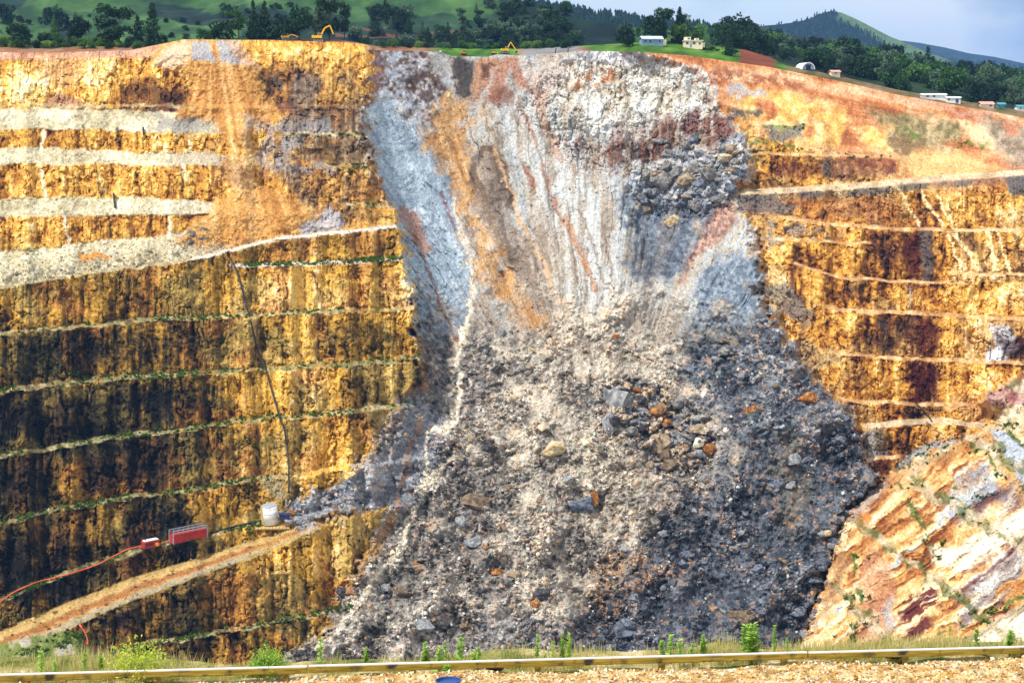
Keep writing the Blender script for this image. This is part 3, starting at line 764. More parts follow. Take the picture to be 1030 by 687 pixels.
# ---------- landslide
base_s = ramp(fl_f * .34 + rib * .2 + n_fin * .14 + n_mid * .2 + n_big * .12, [(0, (128, 108, 94)), (.28, (160, 142, 124)), (.45, (184, 170, 152)), (.62, (176, 179, 178)), (.8, (190, 192, 189)), (1, (212, 207, 196))])
CS = mixc(base_s, rill * .45, (150, 124, 100))
blue = ramp(fl_f * .4 + n_fin * .25 + n_mid * .35, [(0, (116, 130, 144)), (.35, (148, 164, 178)), (.65, (170, 185, 196)), (.85, (194, 204, 208)), (1, (226, 226, 220))])
tan = ramp(fl_f * .5 + n_sml * .5, [(0, (150, 108, 72)), (.4, (186, 142, 98)), (.7, (204, 166, 124)), (1, (222, 194, 160))])
BLUEL = [(374, 105), (392, 95), (415, 125), (440, 170), (455, 205), (470, 255), (478, 292), (466, 330), (460, 385), (456, 418), (425, 432), (420, 390), (413, 310), (407, 245), (385, 195), (372, 140)]
CS = mixc(CS, patch(BLUEL, 8, 8), blue)
# ragged upper left crag
crg = ramp(n_mid * .5 + n_fin * .5, [(0, (70, 56, 48)), (.3, (122, 96, 78)), (.5, (160, 150, 146)), (.75, (178, 184, 196)), (1, (216, 206, 196))])
CS = mixc(CS, patch([(372, 46), (440, 48), (452, 80), (455, 110), (440, 140), (425, 130), (395, 100), (374, 90)], 5), crg)
CS = mixc(CS, patch([(368, 44), (384, 50), (384, 75), (378, 90), (370, 86)], 3) * .7, (128, 66, 44))
CS = mixc(CS, patch([(405, 80), (440, 72), (446, 96), (430, 108), (412, 100)], 5) * sstep(.4, .6, n_sml) * .8, (96, 68, 54))
CS = mixc(CS, patch([(428, 50), (448, 54), (478, 110), (470, 112), (445, 84)], 3, 3) * .6, (186, 184, 180))
# ochre chute
CHUTE = [(448, 92), (462, 98), (476, 112), (470, 128), (466, 150), (476, 182), (490, 225), (512, 270), (545, 318), (556, 350), (535, 340), (505, 300), (484, 280), (470, 245), (458, 205), (440, 160), (430, 146), (436, 122)]
CS = mixc(CS, patch(CHUTE, 11, 11) * .92, ramp(fl_f * .5 + n_mid * .5, [(0, (172, 116, 58)), (.4, (204, 150, 84)), (.7, (214, 168, 108)), (1, (222, 194, 158))]))
CS = mixc(CS, patch([(452, 58), (478, 60), (480, 84), (474, 104), (462, 98), (456, 80)], 3, 4) * .85, (66, 52, 48))
CS = mixc(CS, patch([(480, 58), (500, 56), (492, 76), (484, 100), (476, 104)], 3, 3) * .8, (190, 126, 80))
CS = mixc(CS, patch([(485, 64), (494, 62), (490, 78), (484, 80)], 2, 2) * .8, (92, 62, 50))
CS = mixc(CS, patch([(498, 58), (520, 56), (530, 75), (545, 105), (540, 112), (522, 86), (512, 70), (500, 100), (490, 108), (492, 84)], 3, 4) * .75, (188, 118, 78))
CS = mixc(CS, patch([(498, 86), (510, 84), (516, 104), (500, 112), (494, 104)], 3, 3) * .8, (140, 82, 54))
hol = patch([(478, 150), (498, 146), (512, 170), (516, 215), (535, 260), (560, 310), (548, 318), (520, 280), (490, 228), (474, 185)], 5)
CS = mixc(CS, hol * .7, ramp(n_mid * .5 + n_fin * .2 + fl_f * .3, [(0, (84, 64, 50)), (.5, (138, 110, 86)), (1, (176, 148, 120))]))
CS = mixc(CS, stripe([(474, 190), (477, 162), (486, 150), (498, 152), (508, 176), (514, 205)], 3.2, 3, 2) * .6, (84, 62, 50))
# pale streaked centre
CS = mixc(CS, patch([(500, 110), (525, 85), (560, 110), (600, 200), (625, 290), (600, 320), (565, 250), (530, 180)], 8) * sstep(.35, .65, fl_f) * .8, (196, 196, 192))
for (pts_, w, c_) in (([(497, 150), (512, 190), (530, 236), (560, 290), (582, 340)], 2.2, (214, 172, 124)), ([(520, 100), (545, 160), (560, 210), (590, 270)], 1.5, (170, 118, 90)),
                      ([(540, 75), (548, 120), (562, 160)], 4, (196, 158, 132)), ([(570, 220), (585, 260), (600, 290)], 3, (196, 146, 108)), ([(605, 215), (612, 260), (618, 300)], 1.2, (140, 118, 100)),
                      ([(585, 210), (600, 260), (612, 296)], 1.2, (150, 128, 108)), ([(525, 165), (538, 190)], 2, (168, 96, 70)), ([(480, 70), (470, 110)], 2, (190, 150, 110))):
    CS = mixc(CS, stripe(pts_, w, 3) * .75, c_)
# white altered rock, brown band below it
wht = ramp(q_sml * .3 + q_mid * .3 + n_fin * .28 + .04 - .2 * sstep(.72, .9, n_crf), [(0, (150, 128, 104)), (.25, (196, 182, 158)), (.45, (208, 203, 192)), (.75, (222, 223, 218)), (1, (236, 235, 228))])
CS = mixc(CS, patch([(575, 60), (640, 58), (700, 76), (715, 100), (720, 118), (690, 120), (660, 128), (620, 132), (590, 124), (560, 96), (560, 70)], 14, 16) * .9, wht)
CS = mixc(CS, patch([(560, 76), (610, 72), (635, 80), (615, 90), (570, 86)], 4, 7) * sstep(.5, .65, n_sml) * .8, (196, 128, 66))
CS = mixc(CS, patch([(560, 60), (580, 52), (660, 55), (640, 64), (600, 66)], 3, 4) * .6, (196, 198, 204))
CS = mixc(CS, patch([(520, 58), (560, 57), (575, 66), (556, 100), (535, 80)], 6) * .55, (206, 190, 178))
brn = ramp(n_stf * .5 + n_mid * .5, [(0, (84, 48, 38)), (.3, (132, 78, 58)), (.5, (160, 118, 96)), (.75, (186, 178, 176)), (1, (208, 204, 200))])
CS = mixc(CS, patch([(605, 130), (660, 128), (715, 108), (738, 112), (742, 140), (700, 150), (665, 165), (640, 170), (600, 162), (560, 152), (575, 136)], 10, 14) * (.25 + .65 * sstep(.4, .65, n_str)), brn)
CS = mixc(CS, patch([(625, 140), (665, 138), (670, 152), (630, 164), (615, 160)], 4) * sstep(.4, .6, n_stf) * .8, (74, 44, 38))
CS = mixc(CS, patch([(690, 112), (702, 112), (700, 132), (690, 140)], 3, 3) * .7, (116, 48, 36))
CS = mixc(CS, patch([(722, 118), (738, 112), (742, 140), (726, 146)], 3, 3) * .6, (128, 62, 44))
# blocky grey shoulder and the chute under it, its shade painted in dark blue
blk = ramp(W[1][1] * .5 + n_fin * .3 + W[0][1] * .2, [(0, (104, 110, 126)), (.35, (146, 152, 164)), (.6, (176, 178, 182)), (.85, (204, 196, 184)), (1, (224, 216, 204))])
CS = mixc(CS, patch([(660, 165), (700, 148), (740, 142), (764, 150), (752, 178), (735, 205), (700, 210), (640, 208), (640, 185)], 8, 12) * .9, blk)
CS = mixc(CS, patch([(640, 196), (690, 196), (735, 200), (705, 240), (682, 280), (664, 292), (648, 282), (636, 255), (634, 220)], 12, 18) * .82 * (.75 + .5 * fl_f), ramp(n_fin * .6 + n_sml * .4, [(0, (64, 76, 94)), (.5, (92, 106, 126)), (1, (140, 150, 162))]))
red = ramp(n_fin, [(0, (120, 80, 66)), (.5, (170, 122, 100)), (1, (208, 156, 128))])
CS = mixc(CS, patch([(718, 205), (742, 198), (738, 225), (724, 245), (700, 262), (692, 280), (684, 286), (690, 262), (704, 240)], 4, 4) * .8, red)
CS = mixc(CS, patch([(745, 202), (770, 210), (790, 222), (770, 240), (756, 250)], 4) * .6, (196, 196, 200))
# talus under the crag
bl2 = ramp(n_fin * .5 + W[2][1] * .2 + fl_f * .3, [(0, (84, 96, 112)), (.5, (124, 138, 154)), (1, (168, 178, 186))])
CS = mixc(CS, patch([(745, 255), (765, 260), (772, 300), (750, 330), (715, 335), (690, 330), (700, 290), (720, 262)], 6), bl2)
# the debris pile
fine = sstep(.5, .68, fbm_axis(fall * 5 + 3, V / 60, 97, 3) + (n_mid - .5) * .4)      # sorted: fine chutes between coarse ribs
dq = (W[2][1] * .32 + W[1][1] * .28 + n_fin * .25 + n_sml * .15)
dq = dq * (1 - .45 * fine) + .58 * .45 * fine + .04
dq = dq + (n_big - .5) * .22 + (n_mid - .5) * .26
dq = dq * (1 - .5 * smooth_f) + (.45 + (n_fin - .5) * .3 + (fl_f - .5) * .2) * .5 * smooth_f
DGR = ramp(dq, [(0, (40, 38, 36)), (.22, (76, 72, 68)), (.45, (122, 115, 108)), (.62, (158, 150, 141)), (.78, (190, 176, 158)), (.92, (206, 196, 186)), (1, (226, 220, 210))])
DTA = ramp(dq, [(0, (84, 66, 50)), (.22, (124, 112, 96)), (.5, (174, 163, 146)), (.72, (202, 190, 170)), (.88, (218, 198, 168)), (1, (236, 224, 204))])
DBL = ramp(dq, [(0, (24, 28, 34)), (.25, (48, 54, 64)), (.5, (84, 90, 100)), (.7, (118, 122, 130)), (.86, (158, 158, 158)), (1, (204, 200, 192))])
DB = DGR
tanz = np.clip(blobs([(590, 335, 70, 40, 1.0), (560, 400, 60, 60, .75), (640, 350, 40, 40, .9), (600, 450, 60, 40, .7), (620, 500, 40, 40, .75), (560, 520, 60, 50, .45), (570, 590, 40, 30, .6),
                      (660, 470, 40, 14, .6), (510, 450, 30, 60, .3)]) + (n_mid - .5) * .9, 0, 1)
DB = mixc(DB, tanz, DTA)
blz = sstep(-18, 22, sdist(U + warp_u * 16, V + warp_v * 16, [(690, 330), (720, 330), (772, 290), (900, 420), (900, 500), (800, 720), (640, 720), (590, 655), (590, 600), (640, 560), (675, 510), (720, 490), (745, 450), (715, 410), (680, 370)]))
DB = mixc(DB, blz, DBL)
DB = mixc(DB, patch([(290, 500), (350, 484), (400, 440), (415, 400), (455, 420), (440, 470), (400, 520), (385, 540), (290, 535)], 7) * .8, ramp(dq, [(0, (92, 96, 108)), (.5, (140, 144, 152)), (1, (196, 196, 196))]))
DB = mixc(DB, patch([(480, 640), (500, 620), (560, 622), (600, 640), (620, 660), (560, 680), (470, 670)], 12, 12) * .55, DBL)
DB = mixc(DB, patch([(590, 580), (610, 555), (680, 560), (690, 580), (640, 590), (620, 615), (590, 612)], 8, 12) * sstep(.42, .6, n_fin) * .5, (196, 144, 84))
DB = mixc(DB, patch([(770, 450), (800, 440), (815, 500), (800, 540), (780, 500)], 12, 10) * .35, (140, 130, 100))
CLU = [(604, 392), (630, 380), (668, 392), (700, 412), (722, 440), (716, 470), (690, 480), (662, 474), (640, 450), (622, 440), (606, 420)]
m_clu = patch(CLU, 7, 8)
DB = mixc(DB, m_clu * .7 * (1 - sstep(.55, .75, W[1][1])), ramp(n_fin, [(0, (36, 40, 50)), (.6, (84, 90, 104)), (1, (150, 154, 160))]))  # shadows in the cluster's hollow and gaps, painted as dark blue grey
DB = mixc(DB, m_clu * sstep(.62, .75, W[1][1]) * .6, (196, 168, 130))
# scattered rust spots
DB = mixc(DB, sstep(.86, .9, W[1][1]) * sstep(.35, .6, n_mid) * .35, (188, 140, 92))
DB = mixc(DB, sstep(.95, .97, W[2][1]) * .4, (206, 140, 72))
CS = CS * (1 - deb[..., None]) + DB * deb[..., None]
# pale silt tracks washed down the debris
SILT = [(476, 288), (470, 320), (462, 360), (463, 390), (460, 420), (448, 428), (430, 440), (427, 465), (430, 485), (420, 508), (410, 535), (398, 562), (375, 585), (352, 610), (340, 632), (320, 652)]
CS = mixc(CS, stripe(SILT, 2.8, 4, 1.8) * .88, ramp(n_fin, [(0, (196, 182, 152)), (1, (238, 228, 206))]))
CS = mixc(CS, stripe([(460, 420), (474, 440), (470, 452), (450, 468), (430, 488)], 2.0, 4) * .6, (206, 192, 166))
CS = mixc(CS, stripe([(425, 420), (412, 450), (406, 480), (398, 515), (392, 535)], 1.7, 3) * .75, (178, 130, 88))
CS = mixc(CS, stripe([(418, 235), (435, 285), (448, 320), (460, 345)], 1.3, 2) * .8, (160, 104, 70))
CS = mixc(CS, stripe([(442, 195), (458, 232)], 1.2, 2) * .7, (150, 72, 60))
CS = mixc(CS, stripe([(455, 200), (464, 236), (474, 262), (478, 290)], 2.4, 3) * .7, (220, 206, 182))
CS = mixc(CS, patch([(400, 205), (420, 212), (430, 240), (436, 250), (425, 255), (410, 230)], 3, 4) * .7, (168, 110, 70))
CS = mixc(CS, patch([(405, 360), (425, 355), (432, 388), (415, 398), (402, 388)], 4, 4) * .6, (200, 140, 70))
CS = mixc(CS, patch([(380, 540), (395, 512), (402, 520), (380, 560), (345, 605), (335, 600)], 3, 4) * .6, (190, 140, 80))
mcs = sstep(-5, 5, d_slide + (n_fin - .5) * 10 + (n_sml - .5) * 6)
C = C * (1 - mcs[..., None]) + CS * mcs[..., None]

# ---------- near right slope with tilted strata
nq = np.clip((n_dia * .5 + n_dib * .42 + n_fin * .08 - .5) * 1.35 + .46, 0, 1)
CN = ramp(nq, [(0, (136, 72, 34)), (.2, (184, 112, 50)), (.38, (212, 154, 80)), (.55, (230, 188, 122)), (.72, (240, 216, 168)), (.86, (200, 196, 188)), (1, (166, 170, 180))])
strat_b = ramp(nq, [(0, (92, 92, 102)), (.4, (136, 140, 152)), (.7, (176, 182, 190)), (1, (224, 220, 206))])
CN = mixc(CN, patch([(945, 500), (965, 478), (985, 462), (1000, 480), (1012, 500), (990, 515), (950, 525)], 6, 5) * (.5 + .5 * sstep(.4, .6, n_dia)), strat_b)
CN = mixc(CN, patch([(1000, 492), (1040, 480), (1040, 500), (1008, 520)], 5, 5) * .6, strat_b)
CN = mixc(CN, patch([(965, 595), (1000, 560), (1040, 530), (1040, 570), (990, 620), (965, 640)], 5, 6) * .7 * sstep(.3, .55, n_dib), strat_b)
CN = mixc(CN, patch([(900, 640), (905, 600), (925, 585), (943, 590), (945, 610), (920, 645)], 4, 4) * sstep(.4, .55, 1 - n_dia), (128, 60, 56))
CN = mixc(CN, patch([(910, 515), (945, 490), (960, 500), (940, 540), (915, 545)], 5, 5) * sstep(.4, .6, 1 - n_dia) * .7, (168, 96, 48))
CN = mixc(CN, patch([(938, 552), (960, 550), (1040, 505), (1040, 530), (975, 575), (942, 568)], 4, 4) * .85, ramp(n_dia, [(0, (226, 206, 172)), (1, (250, 244, 230))]))
CN = mixc(CN, stripe([(960, 600), (990, 578), (1020, 552)], 2, 2) * .8, (128, 58, 52))
CN = mixc(CN, patch([(868, 560), (878, 545), (898, 580), (900, 640), (880, 655), (860, 655), (866, 600)], 4, 4) * .75, ramp(n_fin * .5 + n_dib * .5, [(0, (182, 118, 78)), (1, (216, 164, 124))]))
CN = mixc(CN, patch([(888, 612), (897, 600), (900, 630), (892, 640)], 3, 2) * .7, (176, 178, 178))
CN = mixc(CN, patch([(856, 516), (868, 512), (878, 522), (872, 534), (860, 532)], 3, 4) * .9, (236, 128, 30))
CN = mixc(CN, patch([(853, 518), (884, 486), (897, 478), (884, 500), (868, 514), (858, 528)], 4, 3) * .7, (178, 172, 166))
CN = mixc(CN, patch([(836, 560), (846, 532), (852, 560), (846, 600), (820, 640), (806, 652), (824, 606)], 5, 5) * .5, (176, 140, 104))
CN = mixc(CN, patch([(975, 640), (1000, 622), (1045, 602), (1045, 660), (985, 660)], 3, 3) * .9, (236, 222, 196))
CN = mixc(CN, patch([(945, 655), (975, 640), (1040, 600), (1040, 607), (985, 640), (965, 660)], 2.5, 3) * .8, (150, 132, 92))
CN = mixc(CN, patch([(895, 480), (918, 468), (945, 455), (975, 440), (965, 455), (930, 475), (905, 495)], 4, 4) * .6, (206, 154, 92))
CN = mixc(CN, m_nroad, (176, 182, 192))
CN = mixc(CN, patch([(985, 436), (1000, 430), (1012, 462), (1040, 505), (1030, 510), (1004, 470)], 3, 3) * (1 - m_nroad) * .7, (196, 152, 92))
CN = mixc(CN, patch([(985, 405), (1000, 392), (1040, 372), (1040, 402), (1010, 412)], 3, 3) * .8, ramp(n_dia, [(0, (136, 74, 84)), (1, (190, 140, 140))]))
CN = mixc(CN, patch([(1005, 412), (1040, 402), (1040, 440), (1020, 436), (1000, 425)], 3, 4) * .7, ramp(n_sml, [(0, (120, 140, 60)), (.5, (190, 170, 130)), (1, (226, 206, 180))]))
for ln in ([(905, 488), (930, 535), (946, 562)], [(985, 450), (1005, 478)], [(958, 490), (975, 515)], [(858, 555), (864, 590), (860, 650)], [(940, 640), (985, 620), (1030, 600)], [(1012, 430), (1030, 450)], [(1010, 462), (1035, 500)]):
    CN = mixc(CN, stripe(ln, 2.4, 3) * sstep(.4, .55, n_sml) * .85, (86, 118, 40))
CN = mixc(CN, m_nledge * .8, ramp(n_sml, [(0, (84, 108, 44)), (.35, (120, 126, 70)), (.5, (176, 158, 120)), (1, (206, 192, 164))]))
mcn = sstep(-3, 3, d_near + (n_fin - .5) * 6)
C = C * (1 - mcn[..., None]) + CN * mcn[..., None]
lum = C.mean(-1, keepdims=True)
C = lum + (C - lum) * .93
C = C * np.clip(lum / .24, .05, 3) ** .24
C *= (0.90 + 0.2 * fbm(U / 2.2, V / 2.2, 91, 2))[..., None]
GAIN = 0.74
C *= np.exp(RNG.normal(0, .13, U.shape))[..., None].astype(np.float32)
C = np.clip(C * GAIN, 0.004, 0.85).astype(np.float32)

# ------------------------------------------------------------------ cut the surface into its named pieces
quad_r, quad_c = np.meshgrid(np.arange(NR - 1), np.arange(NC - 1), indexing='ij')
def emit(name, cells, mat, parent=None, smooth=False):
    r, c = np.where(cells)
    if len(r) == 0: return None
    i0 = r * NC + c
    f = np.stack([i0, i0 + NC, i0 + NC + 1, i0 + 1], -1)
    used, inv = np.unique(f, return_inverse=True)
    me = np_mesh(name, XYZ.reshape(-1, 3)[used], inv.reshape(f.shape), C.reshape(-1, 3)[used], smooth)
    return mesh_obj(name, me, mat, parent)

Uc, Vc = U[:-1, :-1], V[:-1, :-1]
c_sl = m_slide[:-1, :-1] > .5; c_ne = (m_near[:-1, :-1] > .5) & ~c_sl
c_lf = ~c_sl & ~c_ne & (Uc < 590); c_rt = ~c_sl & ~c_ne & (Uc >= 590)

pw = empty('pit_wall_left'); tag(pw, 'stepped golden and black stained pit wall left of the landslide', 'pit wall', kind='structure')
c_road = c_lf & (m_road[:-1, :-1] > .5); emit('ramp_road', c_road, SOIL, pw)
rest = c_lf & ~c_road
c_pad = rest & (m_pad[:-1, :-1] > .5); emit('gravel_pad', c_pad, SOIL, pw); rest &= ~c_pad
c_fan = rest & (m_fan[:-1, :-1] > .5); emit('tipped_earth_fan', c_fan, SOIL, pw); rest &= ~c_fan
for a, b, ue in TAL:
    m = rest & (band(a, b, -300, ue, 1.5, 25, 1.5)[:-1, :-1] > .5)
    emit('talus_shelf', m, SOIL, pw); rest &= ~m
for c, w, a, b in berms:
    m = rest & (band(up(c, w), c, a, b, 0.7, 10, 2.2)[:-1, :-1] > .5)
    emit('berm', m, SOIL, pw); rest &= ~m
lines = [TAL[0][0], TAL[1][0], TAL[2][0], B1, B2, B3, B4, [(-150, 562), (0, 528), (60, 515), (130, 503), (200, 494), (260, 485), (284, 482), (300, 520), (420, 520)], RD_T]
lev = sum((Vc > curve(uu[:-1], l)[None, :]).astype(int) for l in lines)
for k in range(len(lines) + 1):
    emit('bench_face', rest & (lev == k), ROCK, pw)

pr = empty('pit_wall_right'); tag(pr, 'orange and yellow stepped pit wall right of the landslide', 'pit wall', kind='structure')
c_rd = c_rt & (m_rdR[:-1, :-1] > .5); emit('haul_road', c_rd, SOIL, pr)
rest = c_rt & ~c_rd
m = rest & (m_bermR[:-1, :-1] > .5); rest &= ~m
lr = [[(590, 90), (760, 110), (850, 150), (950, 175), (1030, 172), (1180, 165)], R1, R3, R4, R5, R6, R7]
lev = sum((Vc > curve(uu[:-1], l)[None, :]).astype(int) for l in lr)
for k in range(len(lr) + 1):
    emit('bench_face', rest & (lev == k), ROCK, pr)
    emit('berm', m & (lev == k), SOIL, pr)
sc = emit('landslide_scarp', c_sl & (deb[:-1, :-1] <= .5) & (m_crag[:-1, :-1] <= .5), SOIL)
cg = emit('crag', c_sl & (deb[:-1, :-1] <= .5) & (m_crag[:-1, :-1] > .5), ROCK, sc)
tag(sc, 'bare blue grey and white scarp where the pit wall slid away', 'scarp', kind='structure')
dbo = emit('landslide_debris', c_sl & (deb[:-1, :-1] > .5), ROCK)
tag(dbo, 'huge fan of grey and tan broken rock filling the middle of the pit', 'debris slope', kind='structure')
ns = empty('pit_slope_near'); tag(ns, 'pale banded slope with tilted strata at the lower right of the pit', 'pit slope', kind='structure')
c_nr = c_ne & (m_nroad[:-1, :-1] > .5); emit('gravel_road', c_nr, SOIL, ns)
emit('rock_slope', c_ne & ~c_nr, ROCK, ns)

def ground_at(u, v):                            # a point of the pit surface
    j = int(np.clip(round((u - U0) / (U1 - U0) * (NC - 1)), 0, NC - 1))
    i = int(np.clip(round((v - vtop[j]) / (VB - vtop[j]) * (NR - 1)), 0, NR - 1))
    return Vector(XYZ[i, j].tolist()), float(D[i, j])
def normal_at(u, v):
    a, _ = ground_at(u - 4, v); b, _ = ground_at(u + 4, v); c, _ = ground_at(u, v - 4); d, _ = ground_at(u, v + 4)
    n = (b - a).cross(c - d)
    return n.normalized()

# ================================================================== BUILDERS
class MB:
    """collects simple shapes into one mesh"""
    def __init__(self): self.bm = bmesh.new()
    def box(self, c, d, rz=0, rx=0, ry=0, bev=0.0):
        m = Matrix.Translation(c) @ Matrix.Rotation(rz, 4, 'Z') @ Matrix.Rotation(ry, 4, 'Y') @ Matrix.Rotation(rx, 4, 'X') @ Matrix.Diagonal((*d, 1))
        r = bmesh.ops.create_cube(self.bm, size=1, matrix=m)
        if bev:
            es = list({e for v in r['verts'] for e in v.link_edges})
            bmesh.ops.bevel(self.bm, geom=es, offset=bev, segments=1, affect='EDGES', profile=0.5)
        return self
    def prism(self, prof, y0, y1):                 # profile in x,z swept along y
        a = [self.bm.verts.new((x, y0, z)) for x, z in prof]; b = [self.bm.verts.new((x, y1, z)) for x, z in prof]
        n = len(prof)
        for i in range(n): self.bm.faces.new((a[i], a[(i + 1) % n], b[(i + 1) % n], b[i]))
        self.bm.faces.new(a[::-1]); self.bm.faces.new(b)
        return self
    def cyl(self, c, r, h, axis='Z', n=16, r2=None):
        rot = {'Z': Matrix(), 'X': Matrix.Rotation(math.pi / 2, 4, 'Y'), 'Y': Matrix.Rotation(math.pi / 2, 4, 'X')}[axis]
        bmesh.ops.create_cone(self.bm, cap_ends=True, segments=n, radius1=r, radius2=r if r2 is None else r2, depth=h, matrix=Matrix.Translation(c) @ rot)
        return self
    def bar(self, p, q, w, h):                     # straight beam from p to q
        p, q = Vector(p), Vector(q); d = q - p
        m = Matrix.Translation((p + q) / 2) @ d.to_track_quat('X', 'Z').to_matrix().to_4x4() @ Matrix.Diagonal((d.length, w, h, 1))
        bmesh.ops.create_cube(self.bm, size=1, matrix=m); return self
    def tube(self, pts, r, n=6):
        pts = [Vector(p) for p in pts]; rings = []
        for i, p in enumerate(pts):
            d = (pts[min(i + 1, len(pts) - 1)] - pts[max(i - 1, 0)]).normalized()
            a = d.orthogonal().normalized() if i == 0 else (a - d * a.dot(d)).normalized()
            b = d.cross(a)
            rr = r[i] if isinstance(r, (list, tuple)) else r
            rings.append([self.bm.verts.new(p + (a * math.cos(t) + b * math.sin(t)) * rr) for t in [2 * math.pi * k / n for k in range(n)]])
        for A, B in zip(rings, rings[1:]):
            for k in range(n): self.bm.faces.new((A[k], A[(k + 1) % n], B[(k + 1) % n], B[k]))
        self.bm.faces.new(rings[0][::-1]); self.bm.faces.new(rings[-1]); return self
    def build(self, name, mat, parent=None, smooth=False):
        bmesh.ops.recalc_face_normals(self.bm, faces=self.bm.faces)
        me = bpy.data.meshes.new(name); self.bm.to_mesh(me); self.bm.free()
        if smooth:
            me.polygons.foreach_set('use_smooth', [True] * len(me.polygons))
        return mesh_obj(name, me, mat, parent)

# ------------------------------------------------------------------ rock shapes
def rock_template(seed, n=13, flatz=0.75):
    r = np.random.default_rng(seed)
    p = r.normal(size=(n, 3)); p /= np.linalg.norm(p, axis=1)[:, None]
    p *= r.uniform(0.75, 1.1, (n, 1)); p *= np.array([1.0, r.uniform(.65, .95), r.uniform(.5, flatz + .15)])
    bm = bmesh.new()
    for q_ in p: bm.verts.new(q_)
    h = bmesh.ops.convex_hull(bm, input=bm.verts)
    bmesh.ops.delete(bm, geom=[v for v in bm.verts if not v.link_faces], context='VERTS')
    bmesh.ops.triangulate(bm, faces=bm.faces)
    bm.verts.index_update()
    vs_ = np.array([v.co[:] for v in bm.verts], np.float32); fs_ = np.array([[v.index for v in f.verts] for f in bm.faces], np.int32)
    bm.free()
    return vs_, fs_
ROCKS = [rock_template(100 + k) for k in range(14)]
PEBBLE = [rock_template(300 + k, 8, .7) for k in range(8)]

def rand_rot(n, rng):
    q_ = rng.normal(size=(n, 4)); q_ /= np.linalg.norm(q_, axis=1)[:, None]
    w, x, y, z = q_.T
    return np.stack([np.stack([1 - 2 * (y * y + z * z), 2 * (x * y - z * w), 2 * (x * z + y * w)], -1),
                     np.stack([2 * (x * y + z * w), 1 - 2 * (x * x + z * z), 2 * (y * z - x * w)], -1),
                     np.stack([2 * (x * z - y * w), 2 * (y * z + x * w), 1 - 2 * (x * x + y * y)], -1)], 1)

def scatter(name, pos, rad, col, templates, mat, rng):
    """many loose stones in one mesh"""
    N = len(pos); which = rng.integers(0, len(templates), N); R = rand_rot(N, rng)
    Vv, Ff, Cc, off = [], [], [], 0
    for k, (tv, tf) in enumerate(templates):
        idx = np.where(which == k)[0]
        if not len(idx): continue
        v = np.einsum('nij,mj->nmi', R[idx], tv) * rad[idx, None, None] + pos[idx, None, :]
        f = tf[None] + (np.arange(len(idx)) * len(tv))[:, None, None] + off
        Vv.append(v.reshape(-1, 3)); Ff.append(f.reshape(-1, 3)); Cc.append(np.repeat(col[idx], len(tv), 0)); off += len(idx) * len(tv)
    me = np_mesh(name, np.concatenate(Vv), np.concatenate(Ff), np.concatenate(Cc))
    return mesh_obj(name, me, mat)

RUBBLE = ground_mat('rubble', 1.2, 1.6, 0.4, 0.3, 0.8, 1.2)
BOULD = None
def sample_cells(weight, n, rng):
    p = weight.ravel() / weight.sum()
    i = rng.choice(p.size, n, p=p)
    return i
rr_ = np.random.default_rng(5)
inframe = (U > -60) & (U < 1090) & (V < 690)
# loose rubble over the debris
wgt = sstep(-14, 0, d_slide) * sstep(300, 350, V) * inframe * (0.15 + 1.0 * sstep(.35, .75, n_mid) + .8 * blz + .5 * (V > 380)) * (1 - .75 * fine) * (1 - flat) * (1 - .7 * smooth_f)
ii = sample_cells(wgt, 22000, rr_)
rad = np.exp(rr_.normal(-1.0, 0.55, len(ii))); rad = np.clip(rad, .25, 2.6)
pos = XYZ.reshape(-1, 3)[ii] + np.array([0, -.15, .15]) * rad[:, None]
jit = np.exp(rr_.normal(-0.02, 0.5, (len(ii), 1)))
cc = C.reshape(-1, 3)[ii] * jit
wh = rr_.random(len(ii)); cc[wh > .98] = lin((206, 202, 194)) * .7; cc[(wh > .925) & (wh < .95)] = lin((190, 140, 90)) * .6
tag(scatter('rubble', pos, rad, np.clip(cc, .01, .7).astype(np.float32), ROCKS, RUBBLE, rr_), 'loose broken rock strewn all over the landslide debris', 'rubble', kind='stuff')
# thin scatter on berms, talus and scarp
wgt = (scarp * .10 + m_crag * .4 + talus * .5 * sstep(225, 260, V) + talus * .05 + flat * .25 + m_near * .03) * inframe
ii = sample_cells(wgt, 5000, rr_)
rad = np.clip(np.exp(rr_.normal(-0.8, 0.4, len(ii))), .22, 1.5)
pos = XYZ.reshape(-1, 3)[ii] + np.array([0, -.1, .1]) * rad[:, None]
cc = C.reshape(-1, 3)[ii] * np.exp(rr_.normal(0.0, 0.35, (len(ii), 1)))
tag(scatter('scree', pos, rad, np.clip(cc, .01, .7).astype(np.float32), ROCKS, RUBBLE, rr_), 'small fallen stones lying on ledges and bare slopes of the pit', 'scree', kind='stuff')

